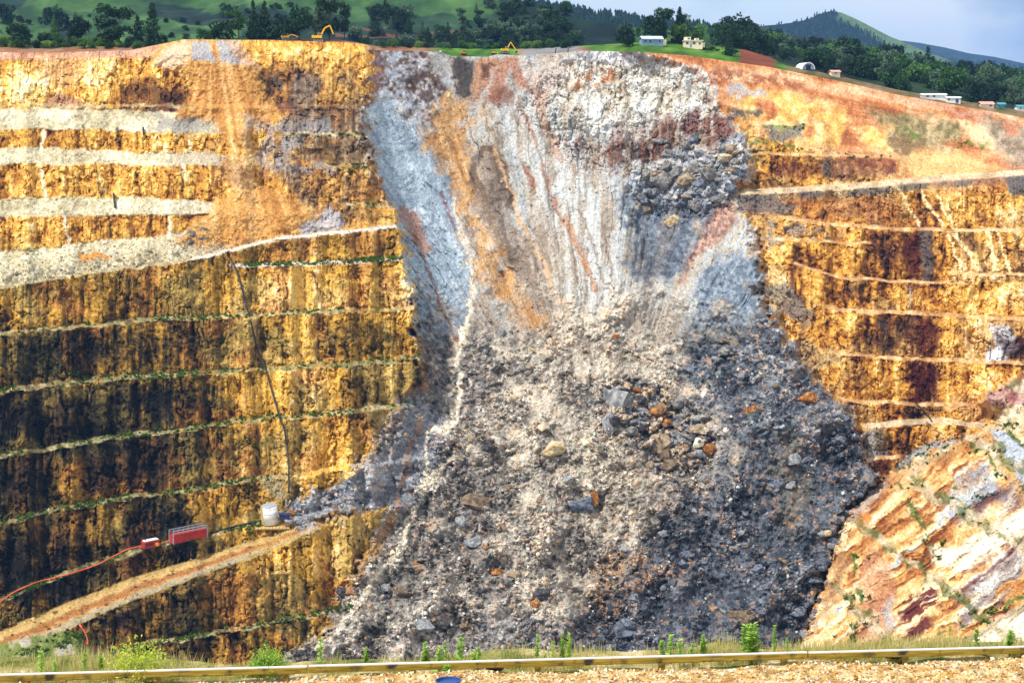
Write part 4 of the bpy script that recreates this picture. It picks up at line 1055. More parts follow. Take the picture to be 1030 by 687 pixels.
# ------------------------------------------------------------------ boulders that can be told apart
def rock_mat(name, c1, c2, c3):
    m, t, b = new_mat(name, 0.9, 0.2)
    tcn = t.nodes.new('ShaderNodeTexCoord'); n1 = t.nodes.new('ShaderNodeTexNoise'); n1.inputs['Scale'].default_value = 3.2
    n1.inputs['Detail'].default_value = 5; n1.inputs['Roughness'].default_value = .6
    oi = t.nodes.new('ShaderNodeObjectInfo'); vm = t.nodes.new('ShaderNodeVectorMath'); vm.operation = 'MULTIPLY_ADD'
    vm.inputs[1].default_value = (1, 1, 1)
    r = t.nodes.new('ShaderNodeValToRGB')
    e = r.color_ramp.elements; e[0].position = .36; e[1].position = .64
    e[0].color = (*(lin(c1) * .62).tolist(), 1); e[1].color = (*(lin(c3) * .62).tolist(), 1)
    x = e.new(.5); x.color = (*(lin(c2) * .62).tolist(), 1)
    bp = t.nodes.new('ShaderNodeBump'); bp.inputs['Strength'].default_value = .6; bp.inputs['Distance'].default_value = .25
    k = t.links.new
    cx = t.nodes.new('ShaderNodeCombineXYZ'); mm = t.nodes.new('ShaderNodeMath'); mm.operation = 'MULTIPLY'; mm.inputs[1].default_value = 40
    k(oi.outputs['Random'], mm.inputs[0]); k(mm.outputs[0], cx.inputs[0]); k(mm.outputs[0], cx.inputs[1])
    k(tcn.outputs['Object'], vm.inputs[0]); k(cx.outputs[0], vm.inputs[2]); k(vm.outputs[0], n1.inputs['Vector'])
    k(n1.outputs['Fac'], r.inputs['Fac']); k(r.outputs['Color'], b.inputs['Base Color']); k(n1.outputs['Fac'], bp.inputs['Height']); k(bp.outputs['Normal'], b.inputs['Normal'])
    return m
RM = {'grey': rock_mat('grey_rock', (104, 100, 98), (146, 142, 138), (184, 178, 170)),
      'blue': rock_mat('blue_grey_rock', (70, 78, 94), (112, 120, 136), (158, 164, 172)),
      'pale': rock_mat('pale_rock', (120, 122, 130), (164, 166, 170), (208, 204, 194)),
      'tan': rock_mat('tan_rock', (138, 112, 86), (178, 154, 124), (210, 192, 164)),
      'rust': rock_mat('rust_rock', (118, 72, 40), (188, 118, 50), (216, 166, 110)),
      'cream': rock_mat('cream_rock', (196, 150, 80), (230, 206, 150), (226, 232, 232)),
      'dark': rock_mat('dark_rock', (52, 52, 58), (78, 76, 80), (112, 106, 104)),
      'brown': rock_mat('brown_rock', (100, 84, 66), (140, 118, 94), (172, 152, 126))}
def boulder_mesh(seed):
    tv, tf = rock_template(seed, 20, .85)
    bm = bmesh.new(); vv = [bm.verts.new(v) for v in tv]
    for f in tf: bm.faces.new([vv[i] for i in f])
    bmesh.ops.dissolve_limit(bm, angle_limit=math.radians(14), verts=bm.verts, edges=bm.edges)
    bmesh.ops.triangulate(bm, faces=bm.faces)
    bmesh.ops.subdivide_edges(bm, edges=list(bm.edges), cuts=2, use_grid_fill=True)
    rj = random.Random(seed)
    ph = [rj.uniform(0, 6) for _ in range(6)]
    for v in bm.verts:                                             # chipped, uneven faces
        c = v.co
        v.co = c * (1 + .07 * math.sin(c.x * 5 + ph[0]) * math.sin(c.y * 6 + ph[1]) + .06 * math.sin(c.z * 9 + ph[2] + c.x * 4) + rj.uniform(-.035, .035))
    me = bpy.data.meshes.new('boulder'); bm.to_mesh(me); bm.free(); return me
BMESH = {}
def boulder(u, v, w_px, h_px, mat, label, group=None, seed=None, tilt=None):
    seed = seed if seed is not None else random.randrange(12)
    if (seed, mat) not in BMESH:
        me = boulder_mesh(900 + seed); me.materials.append(RM[mat]); BMESH[(seed, mat)] = me
    g, Y = ground_at(u, v)
    o = bpy.data.objects.new('boulder', BMESH[(seed, mat)])
    k = Y / F / 2
    o.scale = (w_px * k * 1.2, min(w_px, h_px * 1.3) * k * 1.2, h_px * k * 1.35)
    n = normal_at(u, v)
    o.location = g + Vector((0, -0.35, .1)) * (h_px * k)
    o.rotation_euler = tilt or (random.uniform(-.25, .25), random.uniform(-.4, .4), random.uniform(-.5, .5))
    COL.objects.link(o)
    tag(o, label, 'boulder', group)
    return o
SPECIAL = [
 (556, 452, 27, 19, 'cream', 'big pale yellow and white boulder alone amid the debris'),
 (475, 504, 32, 22, 'brown', 'large wedge shaped brown boulder on the left of the debris'),
 (463, 525, 12, 19, 'pale', 'upright pale grey block just below the wedge shaped brown boulder'),
 (474, 546, 20, 15, 'pale', 'pale flat topped boulder below the upright pale block'),
 (622, 404, 28, 34, 'pale', 'tall bluish white slab leaning at the top of the boulder cluster'),
 (612, 425, 14, 26, 'pale', 'narrow bluish white slab under the tall leaning slab'),
 (662, 412, 22, 14, 'rust', 'bright rust orange block at the top of the boulder cluster'),
 (638, 392, 20, 9, 'rust', 'thin rust brown slab lying above the tall bluish white slab'),
 (664, 444, 24, 28, 'tan', 'large rounded tan boulder in the middle of the boulder cluster'),
 (678, 466, 34, 18, 'brown', 'broad brown grey boulder at the foot of the boulder cluster'),
 (656, 468, 20, 8, 'pale', 'thin pale slab at the lower left of the boulder cluster'),
 (640, 430, 16, 14, 'dark', 'dark boulder between the white slab and the rounded tan boulder'),
 (684, 405, 18, 18, 'grey', 'grey boulder right beside the bright rust orange block'),
 (702, 432, 20, 14, 'tan', 'tan boulder on the right side of the boulder cluster'),
 (712, 452, 14, 20, 'rust', 'rust stained boulder at the right end of the boulder cluster'),
 (694, 374, 18, 14, 'blue', 'smooth blue grey boulder high above the boulder cluster'),
 (585, 507, 26, 20, 'blue', 'dark blue grey boulder below the pale yellow boulder'),
 (597, 502, 10, 18, 'rust', 'narrow rusty slab against the dark blue grey boulder'),
 (667, 518, 15, 11, 'dark', 'black boulder at the edge of the dark rubble'),
 (632, 552, 16, 8, 'pale', 'long pale slab on the tan earth below the centre'),
 (419, 571, 20, 12, 'tan', 'tan boulder with rusty edges beside the pale silt track'),
 (404, 594, 17, 15, 'brown', 'brown boulder on the lower left flank of the debris'),
 (426, 628, 26, 16, 'pale', 'pale boulder with yellowish edge near the bottom of the debris'),
 (546, 597, 18, 20, 'dark', 'dark purple brown boulder low on the debris'),
 (538, 607, 12, 11, 'rust', 'orange boulder against the dark purple brown boulder'),
 (500, 575, 16, 10, 'rust', 'rusty brown boulder on the lower debris left of centre'),
 (515, 578, 16, 12, 'tan', 'light tan boulder beside the rusty brown boulder'),
 (811, 402, 20, 18, 'rust', 'orange and white stained block on the dark right flank'),
 (756, 412, 15, 11, 'rust', 'small rust coloured block on the upper dark rubble'),
 (676, 222, 15, 11, 'cream', 'single cream block in the dark chute under the crag'),
 (666, 184, 22, 20, 'grey', 'squarish grey block at the left of the blocky crag'),
 (690, 182, 20, 22, 'tan', 'tan grey block in the middle of the blocky crag'),
 (712, 176, 22, 18, 'grey', 'broad grey block at the right of the blocky crag'),
 (728, 160, 16, 12, 'cream', 'pale block at the top of the blocky crag'),
 (650, 178, 16, 16, 'grey', 'grey block at the far left end of the crag'),
 (820, 436, 13, 10, 'pale', 'pale grey boulder among the dark rubble of the right flank'),
 (832, 536, 12, 10, 'cream', 'pale boulder at the toe of the dark rubble'),
 (850, 518, 20, 14, 'blue', 'blue grey boulder at the toe beside the orange rock patch'),
 (795, 488, 14, 10, 'pale', 'pale boulder midway down the dark right flank'),
 (788, 565, 20, 10, 'brown', 'brown boulder low on the dark right flank'),
 (745, 617, 24, 12, 'brown', 'reddish brown slab near the bottom of the dark rubble'),
 (626, 630, 24, 20, 'blue', 'large blue grey boulder near the foot of the debris'),
 (570, 483, 16, 9, 'pale', 'small pale boulder on tan earth left of centre'),
 (556, 546, 14, 8, 'tan', 'flat tan boulder below the narrow rusty slab'),
 (502, 272, 9, 7, 'grey', 'grey boulder at the top of the silt track'),
 (513, 268, 10, 6, 'tan', 'tan boulder stranded in the ochre chute'),
]
CW = {'grey': 'grey', 'blue': 'blue grey', 'pale': 'pale grey', 'tan': 'tan', 'rust': 'rust orange', 'cream': 'cream', 'dark': 'blackish', 'brown': 'brown'}
for k, (a, b, w, h, m, l) in enumerate(SPECIAL):
    boulder(a, b, w, h, m, l, None, k % 12)
gi = sample_cells(deb * inframe * (V > 300) * (V < 655) * (.5 + blz), 140, rr_)
for i in gi:
    a, b = float(U.ravel()[i]), float(V.ravel()[i])
    zb = float(blz.ravel()[i]); tz = float(tanz.ravel()[i])
    w = min(17.0, 6.0 + rr_.exponential(2.6)); h = w * rr_.uniform(.55, .95)
    if zb > .5:
        cm = random.choice(['blue', 'blue', 'blue', 'grey', 'dark', 'pale', 'brown']); boulder(a, b, w, h, cm, CW[cm] + ' angular boulder lying in the dark rubble of the right flank', CW[cm] + ' boulders in the dark rubble')
    elif tz > .5:
        cm = random.choice(['tan', 'tan', 'pale', 'grey', 'brown', 'rust', 'cream']); boulder(a, b, w, h, cm, CW[cm] + ' angular boulder lying on the tan earth of the debris', CW[cm] + ' boulders on the tan earth')
    else:
        cm = random.choice(['grey', 'grey', 'pale', 'tan', 'dark', 'brown', 'rust']); boulder(a, b, w, h, cm, CW[cm] + ' angular boulder lying in the grey rubble of the left flank', CW[cm] + ' boulders in the grey rubble')
for k in range(34):
    a = random.uniform(606, 724); b = random.uniform(384, 478)
    if sdist(np.array([a]), np.array([b]), CLU)[0] > 3:
        w = random.uniform(8, 17); cm = random.choice(['grey', 'blue', 'pale', 'tan', 'dark', 'rust', 'brown'])
        boulder(a, b, w, w * random.uniform(.6, 1.1), cm, CW[cm] + ' broken block wedged in the boulder cluster at the middle of the debris', CW[cm] + ' blocks in the boulder cluster')
for k in range(44):                                                # rocks that rolled to the toe against the near slope
    q_ = random.random(); e1 = [(806, 646), (817, 612), (832, 576), (840, 540), (852, 519), (868, 500), (884, 484)]
    b = 646 - q_ * 160; a = float(np.interp(b, [p_[1] for p_ in e1][::-1], [p_[0] for p_ in e1][::-1])) + random.uniform(-7, 5)
    w = random.uniform(5, 12); cm = random.choice(['blue', 'blue', 'dark', 'grey', 'pale'])
    boulder(a, b, w, w * random.uniform(.6, .95), cm, CW[cm] + ' rock at the debris toe against the pale near slope', CW[cm] + ' rocks at the debris toe')
for k in range(60):
    a = random.uniform(640, 760); b = random.uniform(140, 210)
    if sdist(np.array([a]), np.array([b]), CRAG)[0] > 4 and a + b * .6 > 745:
        w = random.uniform(6, 15); cm = random.choice(['grey', 'grey', 'blue', 'pale', 'tan'])
        boulder(a, b, w, w * random.uniform(.6, 1.0), cm, CW[cm] + ' broken block in the blocky crag under the right rim', CW[cm] + ' blocks in the crag')

# ------------------------------------------------------------------ plants on the berms
LEAF_W = leaf_mat('berm_leaf', (44, 66, 22), (120, 150, 50))
def tufts(name, pos, size, rng, per=9, flat_=.9):
    N = len(pos)
    c = np.repeat(pos, per, 0); sz = np.repeat(size, per)
    d = rng.normal(size=(N * per, 3)); d[:, 2] = np.abs(d[:, 2]) * flat_ + .2
    d /= np.linalg.norm(d, axis=1)[:, None]
    side = np.cross(d, rng.normal(size=d.shape)); side /= np.linalg.norm(side, axis=1)[:, None]
    L_ = sz * rng.uniform(.6, 1.2, N * per); w = sz * .32
    a = c + d * (L_ * .15)[:, None]
    v = np.stack([a - side * w[:, None], a + side * w[:, None], c + d * L_[:, None]], 1)
    f = np.arange(N * per * 3).reshape(-1, 3)
    return np_mesh(name, v.reshape(-1, 3), f)
pp, ss = [], []
for c, w, a, b in berms:
    if c is B1: continue
    for k in range(520):
        u_ = random.uniform(max(a, -40), b - 5); dens = fbm(np.array([u_ / 35.]), np.array([c[0][1] / 9.]), 33, 3)[0]
        if random.random() > dens * 1.5 - .25: continue
        v_ = float(curve(np.array([u_]), c)[0]) - random.uniform(-.5, w + 1)
        g, Y = ground_at(u_, v_); pp.append(g[:]); ss.append(random.uniform(.4, 1.35))
for u_, v_, n_ in ((185, 376, 26), (170, 378, 18), (145, 381, 14), (70, 376, 14), (255, 447, 10), (348, 172, 12), (345, 136, 12), (355, 168, 14), (250, 535, 12), (80, 640, 40), (60, 648, 30), (100, 645, 16), (372, 206, 8), (30, 655, 20),
                   (930, 458, 14), (948, 452, 8), (1018, 428, 20), (1008, 408, 10), (935, 545, 10), (942, 560, 12), (905, 490, 8), (862, 560, 8), (860, 600, 8), (862, 630, 8), (990, 455, 6), (1005, 480, 6), (975, 500, 6), (858, 640, 8), (1000, 615, 12), (985, 625, 10), (915, 470, 8), (790, 152, 10), (850, 158, 10), (800, 128, 10), (970, 145, 8), (880, 160, 8)):
    for k in range(n_):
        g, Y = ground_at(u_ + random.gauss(0, 9), v_ + random.gauss(0, 2)); pp.append(g[:]); ss.append(random.uniform(.5, 1.5))
bw = mesh_obj('berm_weeds', tufts('berm_weeds', np.array(pp), np.array(ss), rr_, 11), LEAF_W)
tag(bw, 'small green weeds sprouting along the ledges of the pit', 'weeds', kind='stuff')

# ================================================================== GROUND BEYOND THE RIM
def sheet(name, u0, u1, nu, vb, vt, Yb, tan, nv, amp, seed, colf, mat, label, cat, relief_scale=40.0, back=0.5, jag=0.0):
    """a rising piece of land from row vb to its skyline vt, then falling away behind it"""
    us_ = np.linspace(u0, u1, nu); b = curve(us_, vb); t_ = curve(us_, vt)
    tn = np.linspace(0, 1, nv)[:, None]
    Vg = b[None] + (t_ - b)[None] * tn; Ug = np.broadcast_to(us_[None], Vg.shape)
    sg = S(Vg)
    Yg = np.empty_like(Vg); Yg[0] = curve(us_, Yb) if not np.isscalar(Yb) else Yb
    tv = tan if np.isscalar(tan) else np.interp(tn[:, 0], [x[0] for x in tan], [x[1] for x in tan])
    for i in range(1, nv):
        tt_ = tan if np.isscalar(tan) else tv[i]
        Yg[i] = Yg[i - 1] * np.exp(np.maximum(sg[i - 1] - sg[i], 0) / np.maximum(tt_ + 0.5 * (sg[i] + sg[i - 1]), .03))
    w = P(Ug, Vg, Yg)
    edge = np.minimum(1, (1 - tn) * 5) * np.minimum(1, tn * 8)
    rl = fbm(w[..., 0] / relief_scale, w[..., 1] / (relief_scale * 1.6), seed, 5) - .5
    w[..., 2] += rl * amp * edge
    cols = colf(Ug, Vg, w, rl + .5)
    far = w[-1].copy(); rows = [w]; crow = [cols]
    dirn = far.copy(); dirn[:, 2] = 0; dirn /= np.linalg.norm(dirn, axis=1)[:, None]
    for k in range(1, 9):
        q_ = far + dirn * (k * 0.08 * far[:, 1:2]); q_[:, 2] -= back * (k * 0.08 * far[:, 1]) * min(1, k / 3); rows.append(q_[None]); crow.append(cols[-1:])
    w = np.concatenate(rows); cols = np.concatenate(crow)
    R_, Cn = w.shape[:2]
    r, c = np.meshgrid(np.arange(R_ - 1), np.arange(Cn - 1), indexing='ij'); i0 = (r * Cn + c).ravel()
    me = np_mesh(name, w.reshape(-1, 3), np.stack([i0, i0 + 1, i0 + Cn + 1, i0 + Cn], -1), np.clip(cols.reshape(-1, 3), .004, .8), True)
    o = mesh_obj(name, me, mat); tag(o, label, cat, kind='structure')
    def at(u, v):
        j = int(np.clip(round((u - u0) / (u1 - u0) * (nu - 1)), 0, nu - 1))
        i = int(np.clip(round((v - b[j]) / (t_[j] - b[j] + 1e-6) * (nv - 1)), 0, nv - 1))
        return Vector(w[i, j].tolist())
    return at

GG = 0.40
def col_field(u, v, w, n):
    k = fbm(u / 14, v / 5, 201, 3)
    c = ramp(k, [(0, (62, 116, 28)), (.5, (104, 160, 40)), (1, (140, 186, 66))])
    dirt = ramp(k, [(0, (190, 120, 84)), (.5, (204, 142, 104)), (1, (214, 170, 136))])
    left = (1 - sstep(150, 175, u))
    m = np.maximum.reduce([left * sstep(44, 50, v), sstep(245, 262, u) * (1 - sstep(425, 445, u)), sstep(515, 528, u) * (1 - sstep(585, 600, u)) * sstep(47, 49.5, v)])
    c = c * (1 - m[..., None]) + dirt * m[..., None]
    pl = sstep(742, 746, u) * (1 - sstep(776, 784, u))
    c = c * (1 - pl[..., None]) + lin((160, 86, 54)) * pl[..., None]
    g2 = sstep(520, 530, u) * (1 - sstep(575, 590, u))
    c = c * (1 - g2[..., None]) + lin((186, 184, 184)) * g2[..., None]
    r2 = sstep(784, 800, u)
    c2 = ramp(k, [(0, (70, 100, 40)), (.5, (150, 130, 84)), (1, (190, 156, 120))])
    return (c * (1 - r2[..., None]) + c2 * r2[..., None]) * GG
rimY = [(uu[i], D[0, i]) for i in range(0, NC, 4)]
F_TOP = [(-150, 48), (0, 46), (130, 45), (160, 42), (250, 38.5), (340, 40), (380, 47), (440, 48.5), (490, 49.5), (540, 49), (575, 47), (600, 45.5), (660, 42), (700, 43.5), (735, 49), (748, 50),
         (775, 58), (790, 66), (850, 78), (900, 90), (950, 99), (1000, 107), (1030, 112), (1180, 140)]
at_field = sheet('rim_field', -150, 1180, 700, [(a, b + .6) for a, b in RIM], F_TOP, [(a, b * 1.004) for a, b in rimY], .16, 12, .6, 301, col_field, GRASS,
                 'green grass and bare earth along the far rim of the pit', 'field', 15, .12)

def col_hill(u, v, w, n):
    k = fbm(u / 24, v / 9, 211, 4); k2 = fbm(u / 60, v / 24, 221, 4)
    g = ramp(k * .6 + n * .4, [(0, (46, 82, 54)), (.35, (68, 112, 62)), (.6, (96, 142, 78)), (1, (132, 172, 100))])
    fo = ramp(k, [(0, (22, 48, 50)), (.6, (34, 66, 58)), (1, (54, 92, 66))])
    m = np.clip(sstep(.52, .62, k2 + .45 * np.exp(-((u - 470) / 90) ** 2 - ((v - 32) / 16) ** 2) + .35 * np.exp(-((u - 330) / 40) ** 2 - ((v - 22) / 14) ** 2)
                      + .22 * np.exp(-((u - 180) / 50) ** 2 - ((v - 14) / 12) ** 2) - .18 * np.exp(-((u - 40) / 80) ** 2) + .3 * np.exp(-((u - 540) / 30) ** 2 - ((v - 30) / 14) ** 2)), 0, 1)
    c = g * (1 - m[..., None]) + fo * m[..., None]
    sc_ = np.exp(-((u - 440) / 70) ** 2 - ((v - 18) / 10) ** 2)[..., None] * .55
    c = c * (1 - sc_) + ramp(k, [(0, (50, 92, 70)), (1, (96, 140, 96))]) * sc_
    wv = (fbm(u / 9, v / 9, 231, 2) - .5) * 3
    for pts_ in ([(338, 31), (370, 30), (420, 28), (432, 25), (426, 28)], [(420, 22), (450, 21), (480, 19)], [(355, 20), (375, 21), (395, 19)]):
        t_ = (1 - sstep(.7, 1.7, ldist(u, v + wv, pts_)))[..., None]
        c = c * (1 - t_) + lin((156, 104, 86)) * t_
    return c * GG
H1T = [(-300, -60), (0, -34), (200, -28), (300, -22), (380, -14), (430, -6), (480, -1), (525, 1), (545, 5), (570, 14), (590, 21), (620, 25), (650, 29), (700, 33), (760, 40), (900, 60), (1180, 90)]
at_hill = sheet('grass_hill', -300, 900, 420, [(-300, 66), (600, 66), (900, 100)], H1T, 950, .34, 130, 26, 311, col_hill, GRASS,
                'green pasture hill with dark wooded folds rising behind the pit', 'hill', 150, .3)
def col_forest(u, v, w, n):
    k = fbm(u / 5, v / 3, 241, 3)
    return ramp(k, [(0, (16, 38, 40)), (.6, (28, 56, 52)), (1, (44, 78, 58))]) * GG
at_pine = sheet('wooded_ridge', 480, 860, 200, [(480, 40), (860, 50)], [(480, 0), (530, 3), (560, 9), (600, 15), (650, 23), (690, 28), (730, 31), (860, 40)], 2400, .3, 24, 6, 321, col_forest, GRASS,
                'dark pine covered ridge behind the green hill', 'ridge', 60)
def col_cone(u, v, w, n):
    c = col_forest(u, v, w, n)
    e = np.interp(u, [835, 850, 870, 895, 930], [10, 13, 23, 37, 50])
    m = sstep(838, 846, u) * (1 - sstep(3, 9, v - e + (n - .5) * 6 + (u - 840) * -.03))
    m = np.maximum(m, .6 * np.exp(-((u - 740) / 8) ** 2 - ((v - 33) / 3) ** 2))
    return c * (1 - m[..., None]) + lin((120, 150, 92)) * GG * m[..., None]
at_cone = sheet('cone_hill', 690, 1000, 260, [(690, 60), (1000, 90)], [(690, 36), (730, 33), (755, 29), (770, 26), (785, 25), (800, 22.5), (812, 20), (822, 15.5), (830, 12.5), (837, 11.5), (846, 13), (858, 18), (870, 24), (895, 37), (915, 45), (930, 52), (960, 62), (1000, 80)],
                4300, .42, 60, 70, 331, col_cone, GRASS, 'dark conical hill with a bare green right flank', 'hill', 330)
def col_blue(u, v, w, n):
    k = fbm(u / 9, v / 4, 251, 3)
    c = ramp(k, [(0, (22, 48, 58)), (1, (40, 74, 74))])
    m = np.exp(-((u - 1008) / 14) ** 2 - ((v - 71) / 2.0) ** 2) + .5 * np.exp(-((u - 965) / 10) ** 2 - ((v - 69) / 1.5) ** 2)
    m = np.clip(m, 0, 1)[..., None]
    return (c * (1 - m) + lin((96, 150, 84)) * m) * GG
at_mid = sheet('wooded_hill', 840, 1250, 200, [(840, 110), (1250, 130)], [(840, 60), (880, 52), (905, 51), (925, 54), (950, 60), (990, 66), (1030, 69), (1100, 74), (1250, 88)], 5200, .25, 40, 55, 341, col_blue, GRASS,
               'blue green wooded hill in front of the far right range', 'hill', 200)
at_far = sheet('far_range', 640, 1500, 300, [(640, 100), (1500, 120)], [(640, 44), (760, 36), (860, 36), (905, 41), (925, 43.5), (950, 48), (975, 54), (1000, 57.5), (1030, 64), (1100, 70), (1300, 66), (1500, 80)], 8500, .3, 40, 60, 351, col_forest, GRASS,
               'distant blue mountain range on the right horizon', 'mountain range', 400)
# the wider land, out to the horizon
bm_ = MB()
def col_plain(): pass
gx = np.linspace(-15000, 15000, 30); gy = np.linspace(2500, 18500, 20)
GX, GY = np.meshgrid(gx, gy); GZ = -40 - 0.004 * (GY - 2500) + (fbm(GX / 900, GY / 900, 361, 3) - .5) * 40
r, c = np.meshgrid(np.arange(19), np.arange(29), indexing='ij'); i0 = (r * 30 + c).ravel()
kk = fbm(GX / 700, GY / 700, 371, 3)
me = np_mesh('land', np.stack([GX, GY, GZ], -1).reshape(-1, 3), np.stack([i0, i0 + 1, i0 + 31, i0 + 30], -1), (ramp(kk, [(0, (34, 66, 50)), (1, (90, 136, 70))]) * GG).reshape(-1, 3), True)
tag(mesh_obj('land', me, GRASS), 'wide green country reaching to the horizon', 'land', kind='structure')

# ------------------------------------------------------------------ trees
BARK = plain('bark', (84, 70, 58), .9, .3, 6)
LEAVES = {'pine': leaf_mat('pine_leaf', (20, 40, 30), (46, 78, 46), .12), 'dark': leaf_mat('dark_leaf', (24, 46, 30), (56, 92, 48), .15),
          'mid': leaf_mat('mid_leaf', (40, 76, 36), (96, 138, 62), .2), 'light': leaf_mat('light_leaf', (72, 112, 42), (138, 172, 72), .25), 'blue': leaf_mat('gum_leaf', (48, 74, 58), (110, 136, 104), .2)}
def crown_mesh(kind, seed):
    r = np.random.default_rng(seed); cen, siz = [], []
    if kind == 'conifer':
        for k in range(230):
            t_ = r.uniform(0.0, 1) ** 1.25; z = .06 + .92 * t_; R = .30 * (1 - t_) ** .85 * (0.75 + .35 * math.sin(t_ * 38 + seed)) + .012
            a = r.uniform(0, 6.283); q_ = R * math.sqrt(r.uniform(.25, 1)) * (1 + .25 * math.sin(a * 3 + seed)); cen.append((q_ * math.cos(a), q_ * math.sin(a), z - q_ * .25)); siz.append(.05 - .025 * t_)
    elif kind == 'pine':
        lobes = [(r.normal(0, .14), r.normal(0, .14), r.uniform(.22, .9), r.uniform(.13, .22)) for _ in range(13)]
        for k in range(260):
            lx, ly, lz, lr_ = lobes[r.integers(13)]; d = r.normal(size=3); d /= np.linalg.norm(d); d *= lr_ * r.uniform(.55, 1.05)
            cen.append((lx + d[0], ly + d[1], min(1, lz + d[2] * .6))); siz.append(.045)
    elif kind == 'gum':
        lobes = [(r.normal(0, .13), r.normal(0, .13), r.uniform(.35, .95), r.uniform(.10, .17)) for _ in range(10)]
        for k in range(200):
            lx, ly, lz, lr_ = lobes[r.integers(10)]; d = r.normal(size=3); d /= np.linalg.norm(d); d *= lr_ * r.uniform(.5, 1.1)
            cen.append((lx + d[0], ly + d[1], lz + d[2] * .8)); siz.append(.04)
    else:                                              # round crown / shrub
        lobes = [(r.normal(0, .2), r.normal(0, .2), r.uniform(.2, .78), r.uniform(.17, .27)) for _ in range(12)]
        for k in range(270):
            lx, ly, lz, lr_ = lobes[r.integers(12)]; d = r.normal(size=3); d /= np.linalg.norm(d); d *= lr_ * r.uniform(.6, 1.05)
            cen.append((lx + d[0], ly + d[1], max(.06, lz + d[2] * .85))); siz.append(.06)
    cen = np.array(cen); siz = np.array(siz); per = 9; N = len(cen) * per
    c = np.repeat(cen, per, 0) + r.normal(size=(N, 3)) * np.repeat(siz, per)[:, None] * .6
    a = r.normal(size=(N, 3)); a /= np.linalg.norm(a, axis=1)[:, None]; b = np.cross(a, r.normal(size=(N, 3))); b /= np.linalg.norm(b, axis=1)[:, None]
    sz = np.repeat(siz, per)[:, None] * r.uniform(.7, 1.35, (N, 1))
    v = np.stack([c - a * sz * .6 - b * sz * .35, c + a * sz * .6 - b * sz * .35, c + b * sz * .75], 1)
    return np_mesh('crown', v.reshape(-1, 3), np.arange(N * 3).reshape(-1, 3))
def trunk_mesh(kind, seed):
    r = random.Random(seed); m = MB(); top = .9 if kind == 'conifer' else .7
    m.tube([(0, 0, -.03), (r.uniform(-.01, .01), 0, .25), (r.uniform(-.02, .02), r.uniform(-.02, .02), .5), (r.uniform(-.02, .02), 0, top)], [.024, .019, .013, .004], 6)
    if kind != 'conifer':
        for k in range(6):
            a = k * 1.05 + r.random(); h = r.uniform(.3, .6); m.tube([(0, 0, h), (.1 * math.cos(a), .1 * math.sin(a), h + .12), (.2 * math.cos(a), .2 * math.sin(a), h + .2)], [.01, .007, .002], 5)
    bmesh.ops.recalc_face_normals(m.bm, faces=m.bm.faces)
    me = bpy.data.meshes.new('trunk'); m.bm.to_mesh(me); m.bm.free(); me.materials.append(BARK); return me
TPL = {}
for kind in ('conifer', 'pine', 'gum', 'round'):
    for k in range(3):
        TPL[(kind, k)] = (crown_mesh(kind, 40 + k * 7 + len(kind)), trunk_mesh(kind, 50 + k))
LM = {}
def tree(base, h, kind, leaf, label, group=None, name='tree', wide=1.0, cat='tree'):
    k = random.randrange(3); cm, tm = TPL[(kind, k)]
    if (kind, k, leaf) not in LM:
        me = cm.copy(); me.materials.append(LEAVES[leaf]); LM[(kind, k, leaf)] = me
    t_ = empty(name, base, random.uniform(0, 6.28)); t_.scale = (h * wide, h * wide, h)
    tag(t_, label, cat, group)
    for nm, me in (('trunk', tm), ('crown', LM[(kind, k, leaf)])):
        o = bpy.data.objects.new(nm, me); COL.objects.link(o); o.parent = t_
    return t_
def px2m(p, u, v): return p * p.y  # unused
def tree_px(u, v_base, h_px, at, kind, leaf, label, group=None, name='tree', wide=1.0, cat='tree'):
    b = at(u, v_base); b = b - Vector((0, 0, .3)); return tree(b, h_px * b.y / F, kind, leaf, label, group, name, wide, cat)
